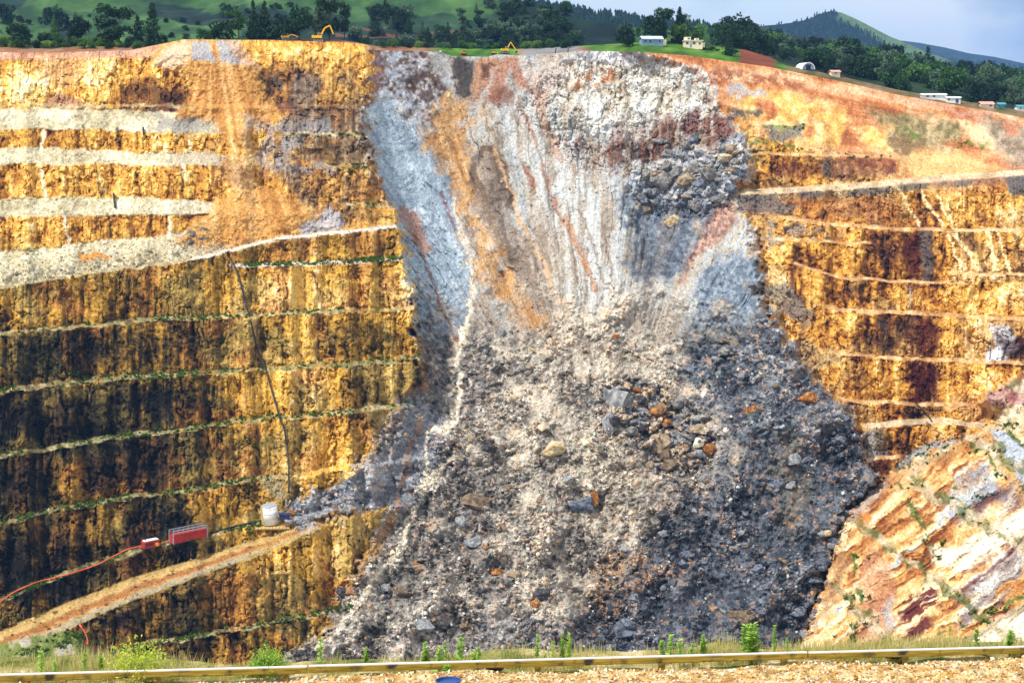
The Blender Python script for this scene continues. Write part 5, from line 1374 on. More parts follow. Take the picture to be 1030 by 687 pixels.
# left, along the rim: single trees one can point to
for (u, v, h, kind, leaf, w, l, nm) in (
    (23, 47, 24, 'round', 'pine', 1.1, 'squat dark evergreen tree at the far left of the rim', 'evergreen_tree'),
    (44, 47, 15, 'round', 'dark', .9, 'small green tree right of the squat dark evergreen', 'broadleaf_tree'),
    (56, 47, 32, 'conifer', 'mid', .7, 'slim upright green tree at the left end of the hedge', 'conifer_tree'),
    (79, 44, 30, 'round', 'pine', .8, 'dark rounded tree behind the hedge at the left', 'broadleaf_tree'),
    (118, 46, 40, 'pine', 'dark', 1.25, 'large spreading dark pine behind the hedge at the left', 'pine_tree'),
    (106, 46, 26, 'pine', 'dark', 1.1, 'smaller spreading pine left of the large spreading pine', 'pine_tree'),
    (154, 46, 42, 'conifer', 'pine', 1.0, 'tall dark conifer left of the orange tip head', 'conifer_tree'),
    (139, 46, 30, 'conifer', 'pine', 1.0, 'shorter dark conifer beside the large spreading pine', 'conifer_tree'),
    (165, 43, 9, 'round', 'dark', .9, 'small round bush under the tall dark conifer', 'bush'),
    (222, 39.6, 20, 'round', 'dark', 1.3, 'wide dark green tree behind the grey tip head', 'broadleaf_tree'),
    (240, 39.6, 28, 'gum', 'mid', 1.1, 'loose green tree left of the twin dark conifers', 'broadleaf_tree'),
    (256, 39.6, 38, 'conifer', 'pine', .8, 'left one of the twin dark conifers above the rim', 'conifer_tree'),
    (266, 39.6, 37, 'conifer', 'pine', 1.2, 'right one of the twin dark conifers above the rim', 'conifer_tree'),
    (205, 39.6, 12, 'round', 'dark', 1.2, 'low dark tree left of the wide dark green tree', 'broadleaf_tree'),
    (282, 40.4, 26, 'round', 'pine', .9, 'dark tree right beside the twin conifers', 'broadleaf_tree'),
    (300, 40.4, 34, 'round', 'pine', .9, 'big dark rounded tree behind the yellow machines', 'broadleaf_tree'),
    (318, 40.4, 33, 'gum', 'blue', .8, 'pale loose gum tree behind the large excavator', 'gum_tree'),
    (332, 40.4, 42, 'pine', 'pine', .8, 'tall dark pine behind the excavator with raised boom', 'pine_tree'),
    (346, 40.4, 36, 'gum', 'pine', .8, 'dark slender tree right of the tall dark pine', 'gum_tree'),
    (367, 47, 8, 'round', 'dark', 1.0, 'small dark bush on the rim right of the excavator', 'bush'),
    (631, 47, 24, 'round', 'pine', .95, 'dense dark round tree standing alone on the grass rim', 'evergreen_tree'),
    (668, 43.2, 35, 'pine', 'pine', .8, 'tall spreading dark pine left of the cream house', 'pine_tree'),
    (660, 43, 28, 'round', 'pine', .8, 'dark tree left in the clump by the houses', 'evergreen_tree'),
    (684, 43.8, 36, 'conifer', 'pine', 1.0, 'tallest pointed pine of the clump by the houses', 'conifer_tree'),
    (681, 43.8, 21, 'round', 'light', .75, 'light green tree between the two houses', 'broadleaf_tree'),
    (690, 44, 28, 'gum', 'blue', 1.1, 'grey green tree behind the cream house', 'gum_tree'),
    (700, 44.6, 22, 'round', 'mid', .85, 'green tree over the roof of the cream house', 'broadleaf_tree'),
    (732, 56, 27, 'conifer', 'pine', .8, 'dark pointed conifer by itself right of the cream house', 'conifer_tree')):
    tree_px(u, v, h, at_field, kind, leaf, l, None, nm, w)
# hedge of shrubs along the left rim
for k in range(34):
    tree_px(-30 + k * 5.4 + random.uniform(-2, 2), random.uniform(45.5, 49), random.uniform(6, 12), at_field, 'round', random.choice(['mid', 'mid', 'light', 'dark']), 'leafy green shrub in the hedge along the left rim', 'shrubs in the left hedge', 'shrub', 1.2, 'shrub')
for k in range(17):
    tree_px(385 + k * 11.5 + random.uniform(-4, 4), 48.5, random.uniform(5, 10), at_field, 'round', random.choice(['mid', 'dark', 'light']), 'round green shrub behind the bright grass strip', 'shrubs behind the grass strip', 'shrub', 1.2, 'shrub')
for k in range(14):
    u = random.uniform(690, 742)
    tree_px(u, 48 + (u - 690) * .12, random.uniform(3, 5.5), at_field, 'round', random.choice(['mid', 'dark']), 'low shrub on the grass bank below the cream house', 'shrubs below the cream house', 'shrub', 1.5, 'shrub')
# trees standing on the pasture hill
for (u, v, h, kind, l) in ((4, 20, 22, 'round', 'dark tree at the upper left corner on the pasture'), (58, 18, 24, 'round', 'large dark tree high on the left pasture'), (66, 14, 14, 'round', 'dark tree uphill of the large pasture tree'),
                           (230, 12, 15, 'round', 'dark tree on the ridge above the wide valley'), (20, 12, 8, 'round', 'small tree on the pasture near the upper left corner')):
    tree_px(u, v, h, at_hill, kind, 'pine', l, None, 'pasture_tree', 1.0)
nn = 0
while nn < 240:
    u = random.uniform(345, 585); v = random.uniform(4, 52)
    k2 = .62 * math.exp(-((u - 470) / 85) ** 2 - ((v - 38) / 13) ** 2) + .6 * math.exp(-((u - 540) / 30) ** 2 - ((v - 26) / 16) ** 2) + .5 * math.exp(-((u - 390) / 16) ** 2 - ((v - 14) / 14) ** 2) + .4 * math.exp(-((u - 510) / 30) ** 2 - ((v - 6) / 5) ** 2)
    if random.random() > k2: continue
    kd = random.choice(['round', 'conifer', 'pine', 'round']); wd = {'round': 'broadleaf', 'conifer': 'pointed conifer', 'pine': 'spreading pine'}[kd]
    tree_px(u, v, random.uniform(8, 15), at_hill, kd, random.choice(['pine', 'pine', 'dark', 'blue']), 'dark ' + wd + ' tree on the wooded hillside behind the excavators', wd + ' trees on the wooded hillside', wd.split()[-1] + '_tree', 1.1)
    nn += 1
for k in range(40):
    u = random.uniform(20, 340); v = random.uniform(2, 36)
    if random.random() < .5 + .5 * (u > 140) : tree_px(u, v, random.uniform(3, 6), at_hill, 'round', random.choice(['pine', 'dark']), 'small dark bush dotted over the pasture hill', 'bushes on the pasture hill', 'bush', 1.2, 'bush')
# forest below the conical hill, right
fr = []
while len(fr) < 280:
    u = random.uniform(725, 1075)
    lo = float(curve(np.array([u]), F_TOP)[0]); hi = float(np.interp(u, [720, 745, 790, 900, 960, 1030, 1080], [40, 44, 50, 66, 78, 84, 92]))
    fr.append((u, random.uniform(0, 1), lo, hi))
fr.sort(key=lambda t_: t_[1], reverse=True)
for (u, q_, lo, hi) in fr:
    Y = float(curve(np.array([u]), rimY)[0]) * (1.10 + .75 * q_); v = lo + 1.5 + (hi - lo) * q_ * .92
    b = pt(u, v, Y)
    h_ = random.uniform(17, 32) * (1 - .25 * q_) * (Y / F) * (1.25 if u > 830 and random.random() < .3 else .9)
    kd = random.choice(['round', 'round', 'pine', 'gum', 'conifer'])
    tree(b, h_, kd, {'round': random.choice(['dark', 'mid', 'dark', 'pine']), 'pine': 'pine', 'gum': 'blue', 'conifer': 'pine'}[kd], {'round': 'broadleaf', 'pine': 'spreading pine', 'gum': 'grey green gum', 'conifer': 'pointed conifer'}[kd] + ' tree in the wood behind the right rim', {'round': 'broadleaf', 'pine': 'pine', 'gum': 'gum', 'conifer': 'conifer'}[kd] + ' trees of the right wood', {'round': 'broadleaf', 'pine': 'pine', 'gum': 'gum', 'conifer': 'conifer'}[kd] + '_tree', 1.1)
for (u, v, h, kd, lf, l) in ((745, 46, 30, 'round', 'pine', 'big domed dark tree left of the conical hill'), (757, 47, 24, 'round', 'pine', 'dark domed tree beside the biggest domed tree'), (733, 45, 22, 'round', 'pine', 'dark domed tree left of the biggest domed tree'), (768, 50, 20, 'round', 'mid', 'mid green tree below the domed dark trees')):
    Y = float(curve(np.array([u]), rimY)[0]) * 1.35; tree(pt(u, v, Y), h * Y / F, kd, lf, l, None, 'domed_tree', 1.15)
# the ground those woods stand on
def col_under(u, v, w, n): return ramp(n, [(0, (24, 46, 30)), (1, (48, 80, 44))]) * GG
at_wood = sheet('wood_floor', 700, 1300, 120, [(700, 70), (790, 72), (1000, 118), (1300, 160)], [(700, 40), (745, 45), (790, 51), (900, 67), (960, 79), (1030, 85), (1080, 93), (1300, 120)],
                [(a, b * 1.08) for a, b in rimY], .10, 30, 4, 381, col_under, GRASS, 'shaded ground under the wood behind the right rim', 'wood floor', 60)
# far ridges carry small trees as one mass
def tree_mass(name, pts_, hs, mat, label):
    N = len(pts_); rng = np.random.default_rng(77); pts_ = np.array(pts_); hs = np.array(hs); per = 14
    c = np.repeat(pts_, per, 0); h_ = np.repeat(hs, per); t_ = rng.uniform(0, 1, N * per); a = rng.uniform(0, 6.283, N * per); R = .30 * h_ * (1 - t_ * .85)
    c = c + np.stack([R * np.cos(a) * .6, R * np.sin(a) * .6, h_ * t_ * .8], -1)
    k = rng.uniform(0, 6.283, N * per); sx = np.stack([np.cos(k), np.sin(k), np.zeros_like(k)], -1) * (h_ * .18)[:, None]
    v = np.stack([c - sx, c + sx, c + np.array([0, 0, 1.]) * (h_ * .32)[:, None]], 1)
    o = mesh_obj(name, np_mesh(name, v.reshape(-1, 3), np.arange(N * per * 3).reshape(-1, 3)), mat); tag(o, label, 'forest', kind='stuff')
pts_, hs = [], []
for k in range(900):
    u = random.uniform(490, 740); t_ = random.random() ** .7; vt_ = float(np.interp(u, [480, 530, 560, 600, 650, 690, 730, 860], [0, 3, 9, 15, 23, 28, 31, 40]))
    p = at_pine(u, vt_ + (1 - t_) * 14); pts_.append(p[:]); hs.append(random.uniform(9, 17))
tree_mass('ridge_forest', pts_, hs, LEAVES['pine'], 'dark pine plantation along the ridge behind the green hill')
pts_, hs = [], []
for k in range(2200):
    u = random.uniform(700, 925); v = random.uniform(12, 62)
    sk = float(np.interp(u, [690, 730, 755, 785, 800, 812, 822, 830, 837, 846, 870, 895, 930, 960], [36, 33, 29, 25, 22.5, 20, 15.5, 12.5, 11.5, 13, 24, 37, 52, 62]))
    if v < sk + .5 or (u > 842 and v < sk + 5): continue
    p = at_cone(u, v); pts_.append(p[:]); hs.append(random.uniform(8, 16))
tree_mass('hill_forest', pts_, hs, LEAVES['pine'], 'dark forest covering the conical hill')
pts_, hs = [], []
for k in range(1500):
    u = random.uniform(850, 1100); sk = float(np.interp(u, [840, 880, 905, 925, 950, 990, 1030, 1100], [60, 52, 51, 54, 60, 66, 69, 74])); v = sk + random.random() ** 1.5 * 30
    if 990 < u < 1028 and 69 < v < 74: continue
    p = at_mid(u, v); pts_.append(p[:]); hs.append(random.uniform(9, 18))
tree_mass('middle_forest', pts_, hs, LEAVES['pine'], 'bluish forest on the middle hill at the right')

# ================================================================== MACHINES, BUILDINGS, EQUIPMENT
YEL = plain('machine_yellow', (236, 176, 30), .45, .12, 2); ORG = plain('machine_orange', (226, 110, 34), .5, .12, 2)
BLK = plain('dark_steel', (40, 42, 46), .6, .25, 2); GLS = plain('cab_glass', (46, 66, 84), .15, .1, 1, 0, .6); WHT = plain('white_paint', (226, 228, 228), .6, .08, 1.5)
NAVY = plain('navy_steel', (36, 48, 74), .5, .2, 2); RED = plain('red_paint', (168, 48, 42), .65, .3, .6); GRY = plain('grey_steel', (150, 154, 160), .5, .15, 2)
CRM = plain('cream_wall', (232, 216, 184), .8, .08, 1); TIN = plain('tin_roof', (176, 186, 196), .5, .1, 1); BLU = plain('blue_wall', (120, 150, 180), .7, .1, 1)
PNK = plain('red_roof', (206, 150, 136), .7, .1, 1); TEA = plain('teal_roof', (70, 140, 150), .6, .1, 1); PIPE = plain('black_pipe', (34, 34, 40), .5, .2, 1)
HOSE = plain('orange_pipe', (200, 92, 60), .6, .12, 1); WOODP = plain('pallet_wood', (190, 160, 100), .8, .2, 2); NBL = plain('blue_tarp', (38, 52, 92), .6, .2, 1); BRK = plain('red_brown', (150, 84, 60), .8, .15, 1)

def excavator(name, loc, rz, s_, paint, label, boom, stick, low=False):
    """tracks, house, cab, boom, stick and bucket; arm reaches along +x"""
    e = empty(name, loc, rz); e.scale = (s_, s_, s_); tag(e, label, 'excavator')
    for sy in (-1, 1):
        m = MB(); m.prism([(-2.1, .15), (-1.8, 0), (1.8, 0), (2.1, .15), (2.2, .5), (2.0, .85), (1.7, .95), (-1.7, .95), (-2.0, .85), (-2.2, .5)], sy * 1.3 - .3, sy * 1.3 + .3)
        t_ = m.build('track', BLK, e)
        w = MB()
        for x in (-1.6, -.8, 0, .8, 1.6): w.cyl((x, sy * 1.62, .45), .3, .06, 'Y', 10)
        w.build('roller', GRY, t_)
    MB().cyl((0, 0, 1.05), .75, .5, 'Z', 14).box((0, 0, .65), (1.8, 2.0, .4)).build('undercarriage', BLK, e)
    MB().prism([(-2.2, 1.3), (1.5, 1.3), (1.5, 2.0), (.2, 2.3), (-1.9, 2.3), (-2.3, 2.0)], -1.35, 1.35).build('body', paint, e)
    MB().box((-1.9, 0, 1.85), (.9, 2.5, 1.1), bev=.12).build('counterweight', paint, e)
    c = MB(); c.prism([(-.1, 2.0), (1.45, 2.0), (1.5, 2.6), (1.15, 3.25), (-.1, 3.25)], -1.33, -.35).build('cab', paint, e)
    MB().prism([(.1, 2.45), (1.4, 2.45), (1.42, 2.62), (1.12, 3.1), (.1, 3.1)], -1.36, -.32).build('cab_window', GLS, e)
    m = MB()
    for a, b, wd in zip(boom, boom[1:], (.62, .5, .42)): m.bar((a[0], .25, a[1]), (b[0], .25, b[1]), .5, wd)
    bo = m.build('boom', paint, e)
    MB().bar((1.2, .25, 1.7), ((boom[0][0] + boom[1][0]) / 2 + .4, .25, (boom[0][1] + boom[1][1]) / 2 - .2), .2, .2).build('hydraulic_ram', GRY, bo)
    MB().bar((stick[0][0], .25, stick[0][1]), (stick[1][0], .25, stick[1][1]), .42, .45).build('stick', paint, e)
    x, z = stick[1]
    MB().prism([(x - .3, z + .25), (x + .35, z + .2), (x + .5, z - .5), (x + .05, z - 1.0), (x - .75, z - .85), (x - .55, z - .5)], -.4, .9).build('bucket', BLK, e)
    return e

def rim_pt(u, dv=0.0, back=1.03):
    j = int(np.argmin(abs(uu - u))); Y = float(D[0, j]) * back
    return Y
def on_field(u, v):
    return at_field(u, v)
p = on_field(320, 42.4)
excavator('excavator', p + Vector((0, 0, .2)), 0.12, 1.15, YEL, 'yellow excavator with raised arched boom on the left rim', [(.8, 1.9), (2.6, 5.2), (4.6, 6.2)], [(4.6, 6.2), (6.0, 2.6)])
p = on_field(288, 41.4)
excavator('excavator', p + Vector((0, 0, .1)), 0.1, .85, YEL, 'small yellow excavator with its arm stretched out low, on the left rim', [(.8, 1.9), (2.8, 2.9), (4.4, 2.6)], [(4.4, 2.6), (6.6, 1.5)])
p = on_field(509, 55)
excavator('excavator', p + Vector((0, 0, .2)), 0.05, .95, YEL, 'yellow excavator with sharply bent boom on the rim above the chute', [(.8, 1.9), (1.9, 4.4), (2.7, 5.6)], [(2.7, 5.6), (5.6, 1.2)])

def dozer(name, loc, rz, s_, paint, top, label):
    e = empty(name, loc, rz); e.scale = (s_,) * 3; tag(e, label, 'bulldozer')
    for sy in (-1, 1):
        MB().prism([(-1.7, .1), (-1.4, 0), (1.4, 0), (1.7, .15), (1.7, .6), (1.3, .9), (-1.3, .95), (-1.7, .6)], sy * .9 - .22, sy * .9 + .22).build('track', BLK, e)
    MB().prism([(-1.3, .5), (1.6, .5), (1.6, 1.2), (.4, 1.45), (-1.3, 1.45)], -.65, .65).build('body', paint, e)
    c = MB().box((-.5, 0, 1.95), (1.2, 1.2, 1.0), bev=.08).build('cab', paint, e)
    MB().box((-.5, 0, 2.0), (1.24, 1.24, .5)).build('cab_window', GLS, c)
    MB().box((-.5, 0, 2.52), (1.4, 1.4, .12)).build('cab_roof', top, e)
    MB().prism([(2.0, .05), (2.25, .0), (2.15, .6), (2.3, 1.25), (2.1, 1.25), (1.95, .6)], -1.4, 1.4).build('blade', paint, e)
    MB().bar((.6, -.9, .5), (2.0, -.9, .5), .14, .2).bar((.6, .9, .5), (2.0, .9, .5), .14, .2).build('push_arm', BLK, e)
dozer('bulldozer', on_field(467, 56) + Vector((0, 0, .1)), 1.9, .9, ORG, WHT, 'tiny orange machine with white roof at the rim over the dark notch')
dozer('bulldozer', on_field(497, 55.5) + Vector((0, 0, .1)), .1, .8, YEL, YEL, 'small yellow bulldozer left of the excavator with sharply bent boom')

def drill(name, loc, rz, s_, lean, label):
    e = empty(name, loc, rz); e.scale = (s_,) * 3; tag(e, label, 'drill rig')
    for sy in (-1, 1):
        MB().prism([(-1.7, .1), (-1.4, 0), (1.4, 0), (1.7, .15), (1.7, .5), (1.3, .7), (-1.3, .7), (-1.7, .5)], sy * .9 - .22, sy * .9 + .22).build('track', BLK, e)
    MB().box((-.5, 0, 1.2), (2.4, 1.5, .9), bev=.08).build('body', NAVY, e)
    c = MB().box((.4, -.45, 1.9), (.9, .8, 1.1), bev=.06).build('cab', BRK, e); MB().box((.4, -.45, 2.05), (.94, .84, .5)).build('cab_window', GLS, c)
    MB().bar((.8, .3, 1.2), (1.8, .3, 2.6), .35, .35).build('boom', BLK, e)
    m = MB(); x0, x1 = 1.7, 1.7 + lean
    m.bar((x0 - lean * .3, .3, .3), (x1, .3, 7.0), .32, .32).bar((x0 + .25 - lean * .3, .3, .3), (x1 + .25, .3, 7.0), .1, .2).build('mast', BLK, e)
    MB().box((x1, .3, 7.0), (.6, .5, .4)).build('mast_head', GRY, e)
    MB().box((x0 + lean * .3, .3, 3.4), (.6, .6, .9)).build('drill_head', BLK, e)
for u, v, l, le in ((555, 58.5, 'dark drill rig with pale mast head, left one of two on the pale rim', .8), (568, 58, 'dark drill rig standing right of the other on the pale rim', .5)):
    g, Y = ground_at(u, v + 2.5); drill('drill_rig', g + Vector((0, 1.5, .0)), .1, .85, le, l)

# houses -------------------------------------------------------------
def house(name, loc, rz, w, d, h, rise, wall, roof, label, wins, door=None, flat=False, cat='house'):
    e = empty(name, loc, rz); tag(e, label, cat)
    MB().box((0, 0, h / 2 - .5), (w, d, h + 1)).build('wall', wall, e)
    m = MB()
    if flat: m.box((0, 0, h + .15), (w + .8, d + .8, .3))
    else: m.prism([(-d / 2 - .5, h - .1), (0, h + rise), (d / 2 + .5, h - .1), (d / 2 + .5, h + .12), (0, h + rise + .22), (-d / 2 - .5, h + .12)], -w / 2 - .4, w / 2 + .4)
    r = m.build('roof', roof, e)
    if not flat: r.rotation_euler = (0, 0, math.pi / 2)
    for (x, z, ww, hh) in wins:
        f = MB().box((x, -d / 2 - .03, z), (ww + .2, .12, hh + .2)).build('window', WHT, e); MB().box((x, -d / 2 - .07, z), (ww, .1, hh)).build('pane', GLS, f)
    if door:
        o = MB().box((door, -d / 2 - .04, 1.05), (.95, .12, 2.1)).build('door', BLU, e); MB().box((door + .35, -d / 2 - .12, 1.05), (.08, .06, .2)).build('handle', GRY, o)
    return e
hp = at_field(655, 45.5)
house('house', hp, .12, 10.5, 7, 2.5, 1.5, BLU, TIN, 'low blue grey house with pale roof beside dark pines', [(-3.6, 1.5, 1.6, 1.1), (-1.2, 1.5, 1.6, 1.1), (3.6, 1.5, 1.2, 1.1)], 1.4)
MB().box((5.9, -1.0, .9), (2.2, 4, 2.9)).build('lean_to', CRM, [o for o in bpy.data.objects if o.name == 'house'][0])
hp = at_field(697, 49)
e = house('house', hp, -.05, 9.4, 7, 3.2, .3, CRM, CRM, 'cream flat roofed house on the grass at the rim', [(-3.0, 2.1, 1.3, 1.2), (0.4, 2.1, 1.4, 1.2), (3.2, 1.9, 1.0, 1.0)], -1.2, True)
MB().box((-2.8, 0, 4.3), (3.2, 4, 1.6)).build('upper_storey', CRM, e); f = MB().box((-2.2, -2.03, 4.3), (1.4, .12, 1.0)).build('window', WHT, e); MB().box((-2.2, -2.09, 4.3), (1.2, .1, .8)).build('pane', GLS, f)
MB().box((1.8, 0, 4.0), (2.0, 4, 1.0)).build('upper_storey', CRM, e); f = MB().box((1.8, -2.03, 4.05), (1.2, .12, .6)).build('window', WHT, e); MB().box((1.8, -2.09, 4.05), (1.0, .1, .45)).build('pane', GLS, f)
MB().box((5.2, .4, 1.2), (1.6, 4, 2.4)).build('side_wing', CRM, e)
# arched barn
bp_ = at_field(811, 69.5); bp_ = bp_ + Vector((0, 0, .3))
e = empty('arched_barn', bp_, .1); tag(e, 'white arched barn with dark open front behind the right rim', 'barn')
m = MB(); n_ = 14; R1_ = 3.3; R2_ = 2.95
o_ = [(R1_ * math.cos(math.pi * k / n_), R1_ * 1.05 * math.sin(math.pi * k / n_) - .4) for k in range(n_ + 1)]; i_ = [(R2_ * math.cos(math.pi * k / n_), R2_ * 1.02 * math.sin(math.pi * k / n_) - .4) for k in range(n_ + 1)]
m.prism(o_ + i_[::-1], -4, 8).build('shell', WHT, e, False)
MB().prism([(x * .98, z * .98) for x, z in i_], 1.0, 1.3).build('back_wall', GRY, e)
MB().box((0, -3.4, 1.0), (2.4, .1, 2.0)).build('door_shade_panel', BLK, e)  # dark panel stands for the shade inside the doorway
MB().prism([(-R2_, -.4), (-1.2, -.4), (-1.2, 1.9), (1.2, 1.9), (1.2, -.4), (R2_, -.4), (2.4, 1.5), (1.3, 2.5), (0, 2.65), (-1.3, 2.5), (-2.4, 1.5)], -3.7, -3.6).build('front_wall', BLU, e)
house('shed', at_field(839, 76.5) + Vector((0, 0, .2)), .1, 4.4, 4, 1.6, .8, CRM, PNK, 'small pink roofed shed right of the arched barn', [(0, 1.0, .9, .6)], None, False, 'shed')
house('long_building', at_field(938, 99.5) + Vector((0, 0, -.6)), -.12, 11.5, 6, 2.2, .5, WHT, WHT, 'long low white building behind the right rim', [(-3, 1.6, 1.2, .8), (0, 1.6, 1.2, .8)], None, False, 'building')
house('white_building', at_field(957, 103) + Vector((0, -1, -.6)), -.12, 6.4, 6, 2.4, .4, WHT, WHT, 'shorter white building at the right end of the long white one', [(-2.2, 1.7, 1.0, .8), (1.6, 1.0, 1.4, 1.8)], None, False, 'building')
house('white_building', at_field(991, 107.5) + Vector((0, 0, -.6)), -.05, 6.0, 6, 1.6, 1.2, CRM, PNK, 'small cream house with pinkish roof behind the right rim near the edge', [(1.4, 1.1, 1.2, .8)], None, False, 'house')
house('teal_shed', at_field(1007, 108.5) + Vector((0, 1, .2)), 0, 3.4, 4, 1.3, .7, TEA, TEA, 'small teal shed right of the small cream house', [(0, .8, .8, .5)], None, False, 'shed')
house('teal_shed', at_field(1025, 111) + Vector((0, 1, .2)), 0, 3.2, 4, 1.4, .8, WHT, TEA, 'teal roofed shed at the far right edge behind the rim', [(0, .8, .8, .5)], None, False, 'shed')
hh_ = at_hill(473, 26); house('farmhouse', hh_, .2, 5, 4, 2.4, 1.2, WHT, TIN, 'lone small white farmhouse on the wooded hillside', [(-1, 1.4, .9, .9), (1.2, 1.4, .9, .9)])

# pit equipment on the ledge ------------------------------------------
def ledge(u, dv=-2.0):
    g, Y = ground_at(u, float(curve(np.array([u]), LEDGE)[0]) + dv); return g
a, b = ledge(177), ledge(209); mid = (a + b) / 2; rz = math.atan2(b.y - a.y, b.x - a.x); ry = -math.atan2(b.z - a.z, (b - a).xy.length)
e = empty('container', mid + Vector((0, -5.0, 1.1))); e.rotation_euler = (0, ry, rz); tag(e, 'long red container with grey railing on top, on the lower left ledge', 'container')
m = MB(); Lc, Hc, Wc = 12.2, 2.9, 2.6
m.box((0, 0, Hc / 2), (Lc, Wc, Hc))
bd = m.build('body', RED, e)
for k in range(24): MB().box((-Lc / 2 + .4 + k * (Lc - .8) / 23, -Wc / 2 - .04, Hc / 2), (.22, .1, Hc - .3)).build('corrugation', RED, bd)
for x in (-1, 1):
    for y in (-1, 1): MB().box((x * Lc / 2, y * Wc / 2, Hc / 2), (.25, .25, Hc + .1)).build('corner_post', GRY, e)
m = MB()
for z in (Hc + .5, Hc + 1.2):
    for y in (-1, 1): m.bar((-Lc / 2, y * Wc / 2, z), (Lc / 2, y * Wc / 2, z), .22, .22)
m.build('rail', GRY, e)
for k in range(8):
    x = -Lc / 2 + k * Lc / 7; MB().bar((x, -Wc / 2, Hc), (x, -Wc / 2, Hc + 1.3), .2, .2).build('rail_post', GRY, e); MB().bar((x, Wc / 2, Hc), (x, Wc / 2, Hc + 1.3), .2, .2).build('rail_post', GRY, e)
g = ledge(154); e = empty('pump_unit', g + Vector((0, -2.6, .3))); e.rotation_euler = (0, ry, rz); tag(e, 'red pump unit with white top left of the long container', 'pump')
MB().box((0, 0, 1.35), (5.6, 2.2, 2.3), bev=.15).build('housing', RED, e); MB().box((0, 0, 2.6), (4.8, 1.9, .3)).build('roof', WHT, e); MB().box((0, 0, .15), (6, 2.4, .3)).build('skid', BLK, e)
MB().cyl((1.7, -1.2, 1.1), .6, .5, 'Y', 14).build('fan_cover', YEL, e); MB().cyl((-1.8, 0, 3.1), .15, .9, 'Z', 8).build('exhaust', BLK, e)
for k in range(3): MB().box((-1.9 + k * .9, -1.12, 1.5), (.6, .06, 1.0)).build('louvre', BLK, e)
g, Y = ground_at(273, 527); e = empty('water_tank', g + Vector((0, -.5, .1))); e.rotation_euler = (0, -.06, .1); tag(e, 'white cylindrical tank with a brown strip on the timber platform', 'tank')
MB().cyl((0, 0, 3.4), 2.6, 6.2, 'Z', 28).build('shell', WHT, e, True)
for z in (.8, 2.4, 4.0, 5.6): MB().cyl((0, 0, z), 2.64, .12, 'Z', 28).build('hoop', GRY, e)
MB().cyl((0, 0, 6.65), 2.7, .35, 'Z', 28, 2.2).build('lid', GRY, e); MB().box((-2.35, -1.1, 3.4), (.9, .5, 6.0), rz=-.5).build('brown_strip', WOODP, e); MB().box((.3, -1.6, 6.2), (2.6, .7, .8), rz=.2).build('hatch', BRK, e)
pl = empty('timber_platform', g + Vector((1, -1.6, -.35)), .05); tag(pl, 'timber platform carrying the white tank', 'platform')
for k in range(10): MB().box((-5.2 + k * 1.15, 0, .2), (1.0, 6.4, .25)).build('plank', WOODP, pl)
for y in (-2.4, 2.4): MB().box((0, y, -.15), (11.6, .4, .45)).build('beam', WOODP, pl)
g, Y = ground_at(286, 521); e = empty('blue_bin', g + Vector((0, -.5, 0)), .2); tag(e, 'dark blue bin with slanted lid right of the white tank', 'bin')
MB().prism([(-1.5, 0), (1.5, 0), (1.8, 1.5), (-1.8, 1.5)], -1.2, 1.2).build('tub', NBL, e); MB().box((0, 0, 1.65), (3.8, 2.7, .2), ry=.12).build('lid', NBL, e)

# pipes ------------------------------------------------------------------
def pipe(name, pts_, r, mat, label, cat, off=(0, -.5, .5), step=4, wob=.4):
    pp_ = []
    for (x1, y1), (x2, y2) in zip(pts_, pts_[1:]):
        n_ = max(1, int(math.hypot(x2 - x1, y2 - y1) / step))
        for k in range(n_): pp_.append((x1 + (x2 - x1) * k / n_, y1 + (y2 - y1) * k / n_))
    pp_.append(pts_[-1])
    w = [ground_at(a_ + random.uniform(-wob, wob), b_)[0] + Vector(off) for a_, b_ in pp_]
    w = [(w[max(0, i - 1)] + w[i] + w[min(len(w) - 1, i + 1)]) / 3 for i in range(len(w))]
    o = MB().tube(w, r, 7).build(name, mat, None, True); tag(o, label, cat); return o
pipe('drain_pipe', [(230, 258), (238, 272), (244, 292), (252, 322), (259, 350), (269, 374), (275, 395), (282, 422), (287, 432), (291, 465), (291, 498)], .32, PIPE, 'long black drain pipe running down the left wall to the grey rubble', 'pipe', (0, -1.2, .4))
pipe('orange_pipe', [(-30, 630), (0, 606), (16, 595), (40, 585), (70, 578), (95, 570), (112, 562), (128, 553), (145, 549), (150, 549)], .26, HOSE, 'orange red pipe along the ledge left of the pump unit', 'pipe', (0, -1.0, .5))
pipe('feed_pipe', [(160, 548), (170, 544), (178, 542)], .3, HOSE, 'short orange pipe between pump unit and long container', 'pipe', (0, -1.4, .5))
pipe('black_pipe', [(210, 537), (225, 533), (240, 529), (262, 525)], .3, PIPE, 'short black pipe between container and white tank', 'pipe', (0, -1.0, .5))
pipe('orange_hose', [(79, 627), (84, 633), (89, 642), (88, 650)], .3, HOSE, 'curved orange hose over the brown bank at lower left', 'hose', (0, -.8, .5))
pipe('drain_pipe', [(145, 128), (146, 138)], .4, PIPE, 'short dark pipe sticking out of the upper left talus', 'pipe', (0, -1.0, .4))
pipe('drain_pipe', [(115, 194), (117, 211)], .4, PIPE, 'short dark pipe across the third pale shelf at the left', 'pipe', (0, -1.0, .4))
pipe('cable', [(920, 405), (930, 414), (938, 426)], .25, PIPE, 'thin dark cable down the bench under the right wall', 'cable', (0, -.8, .3))

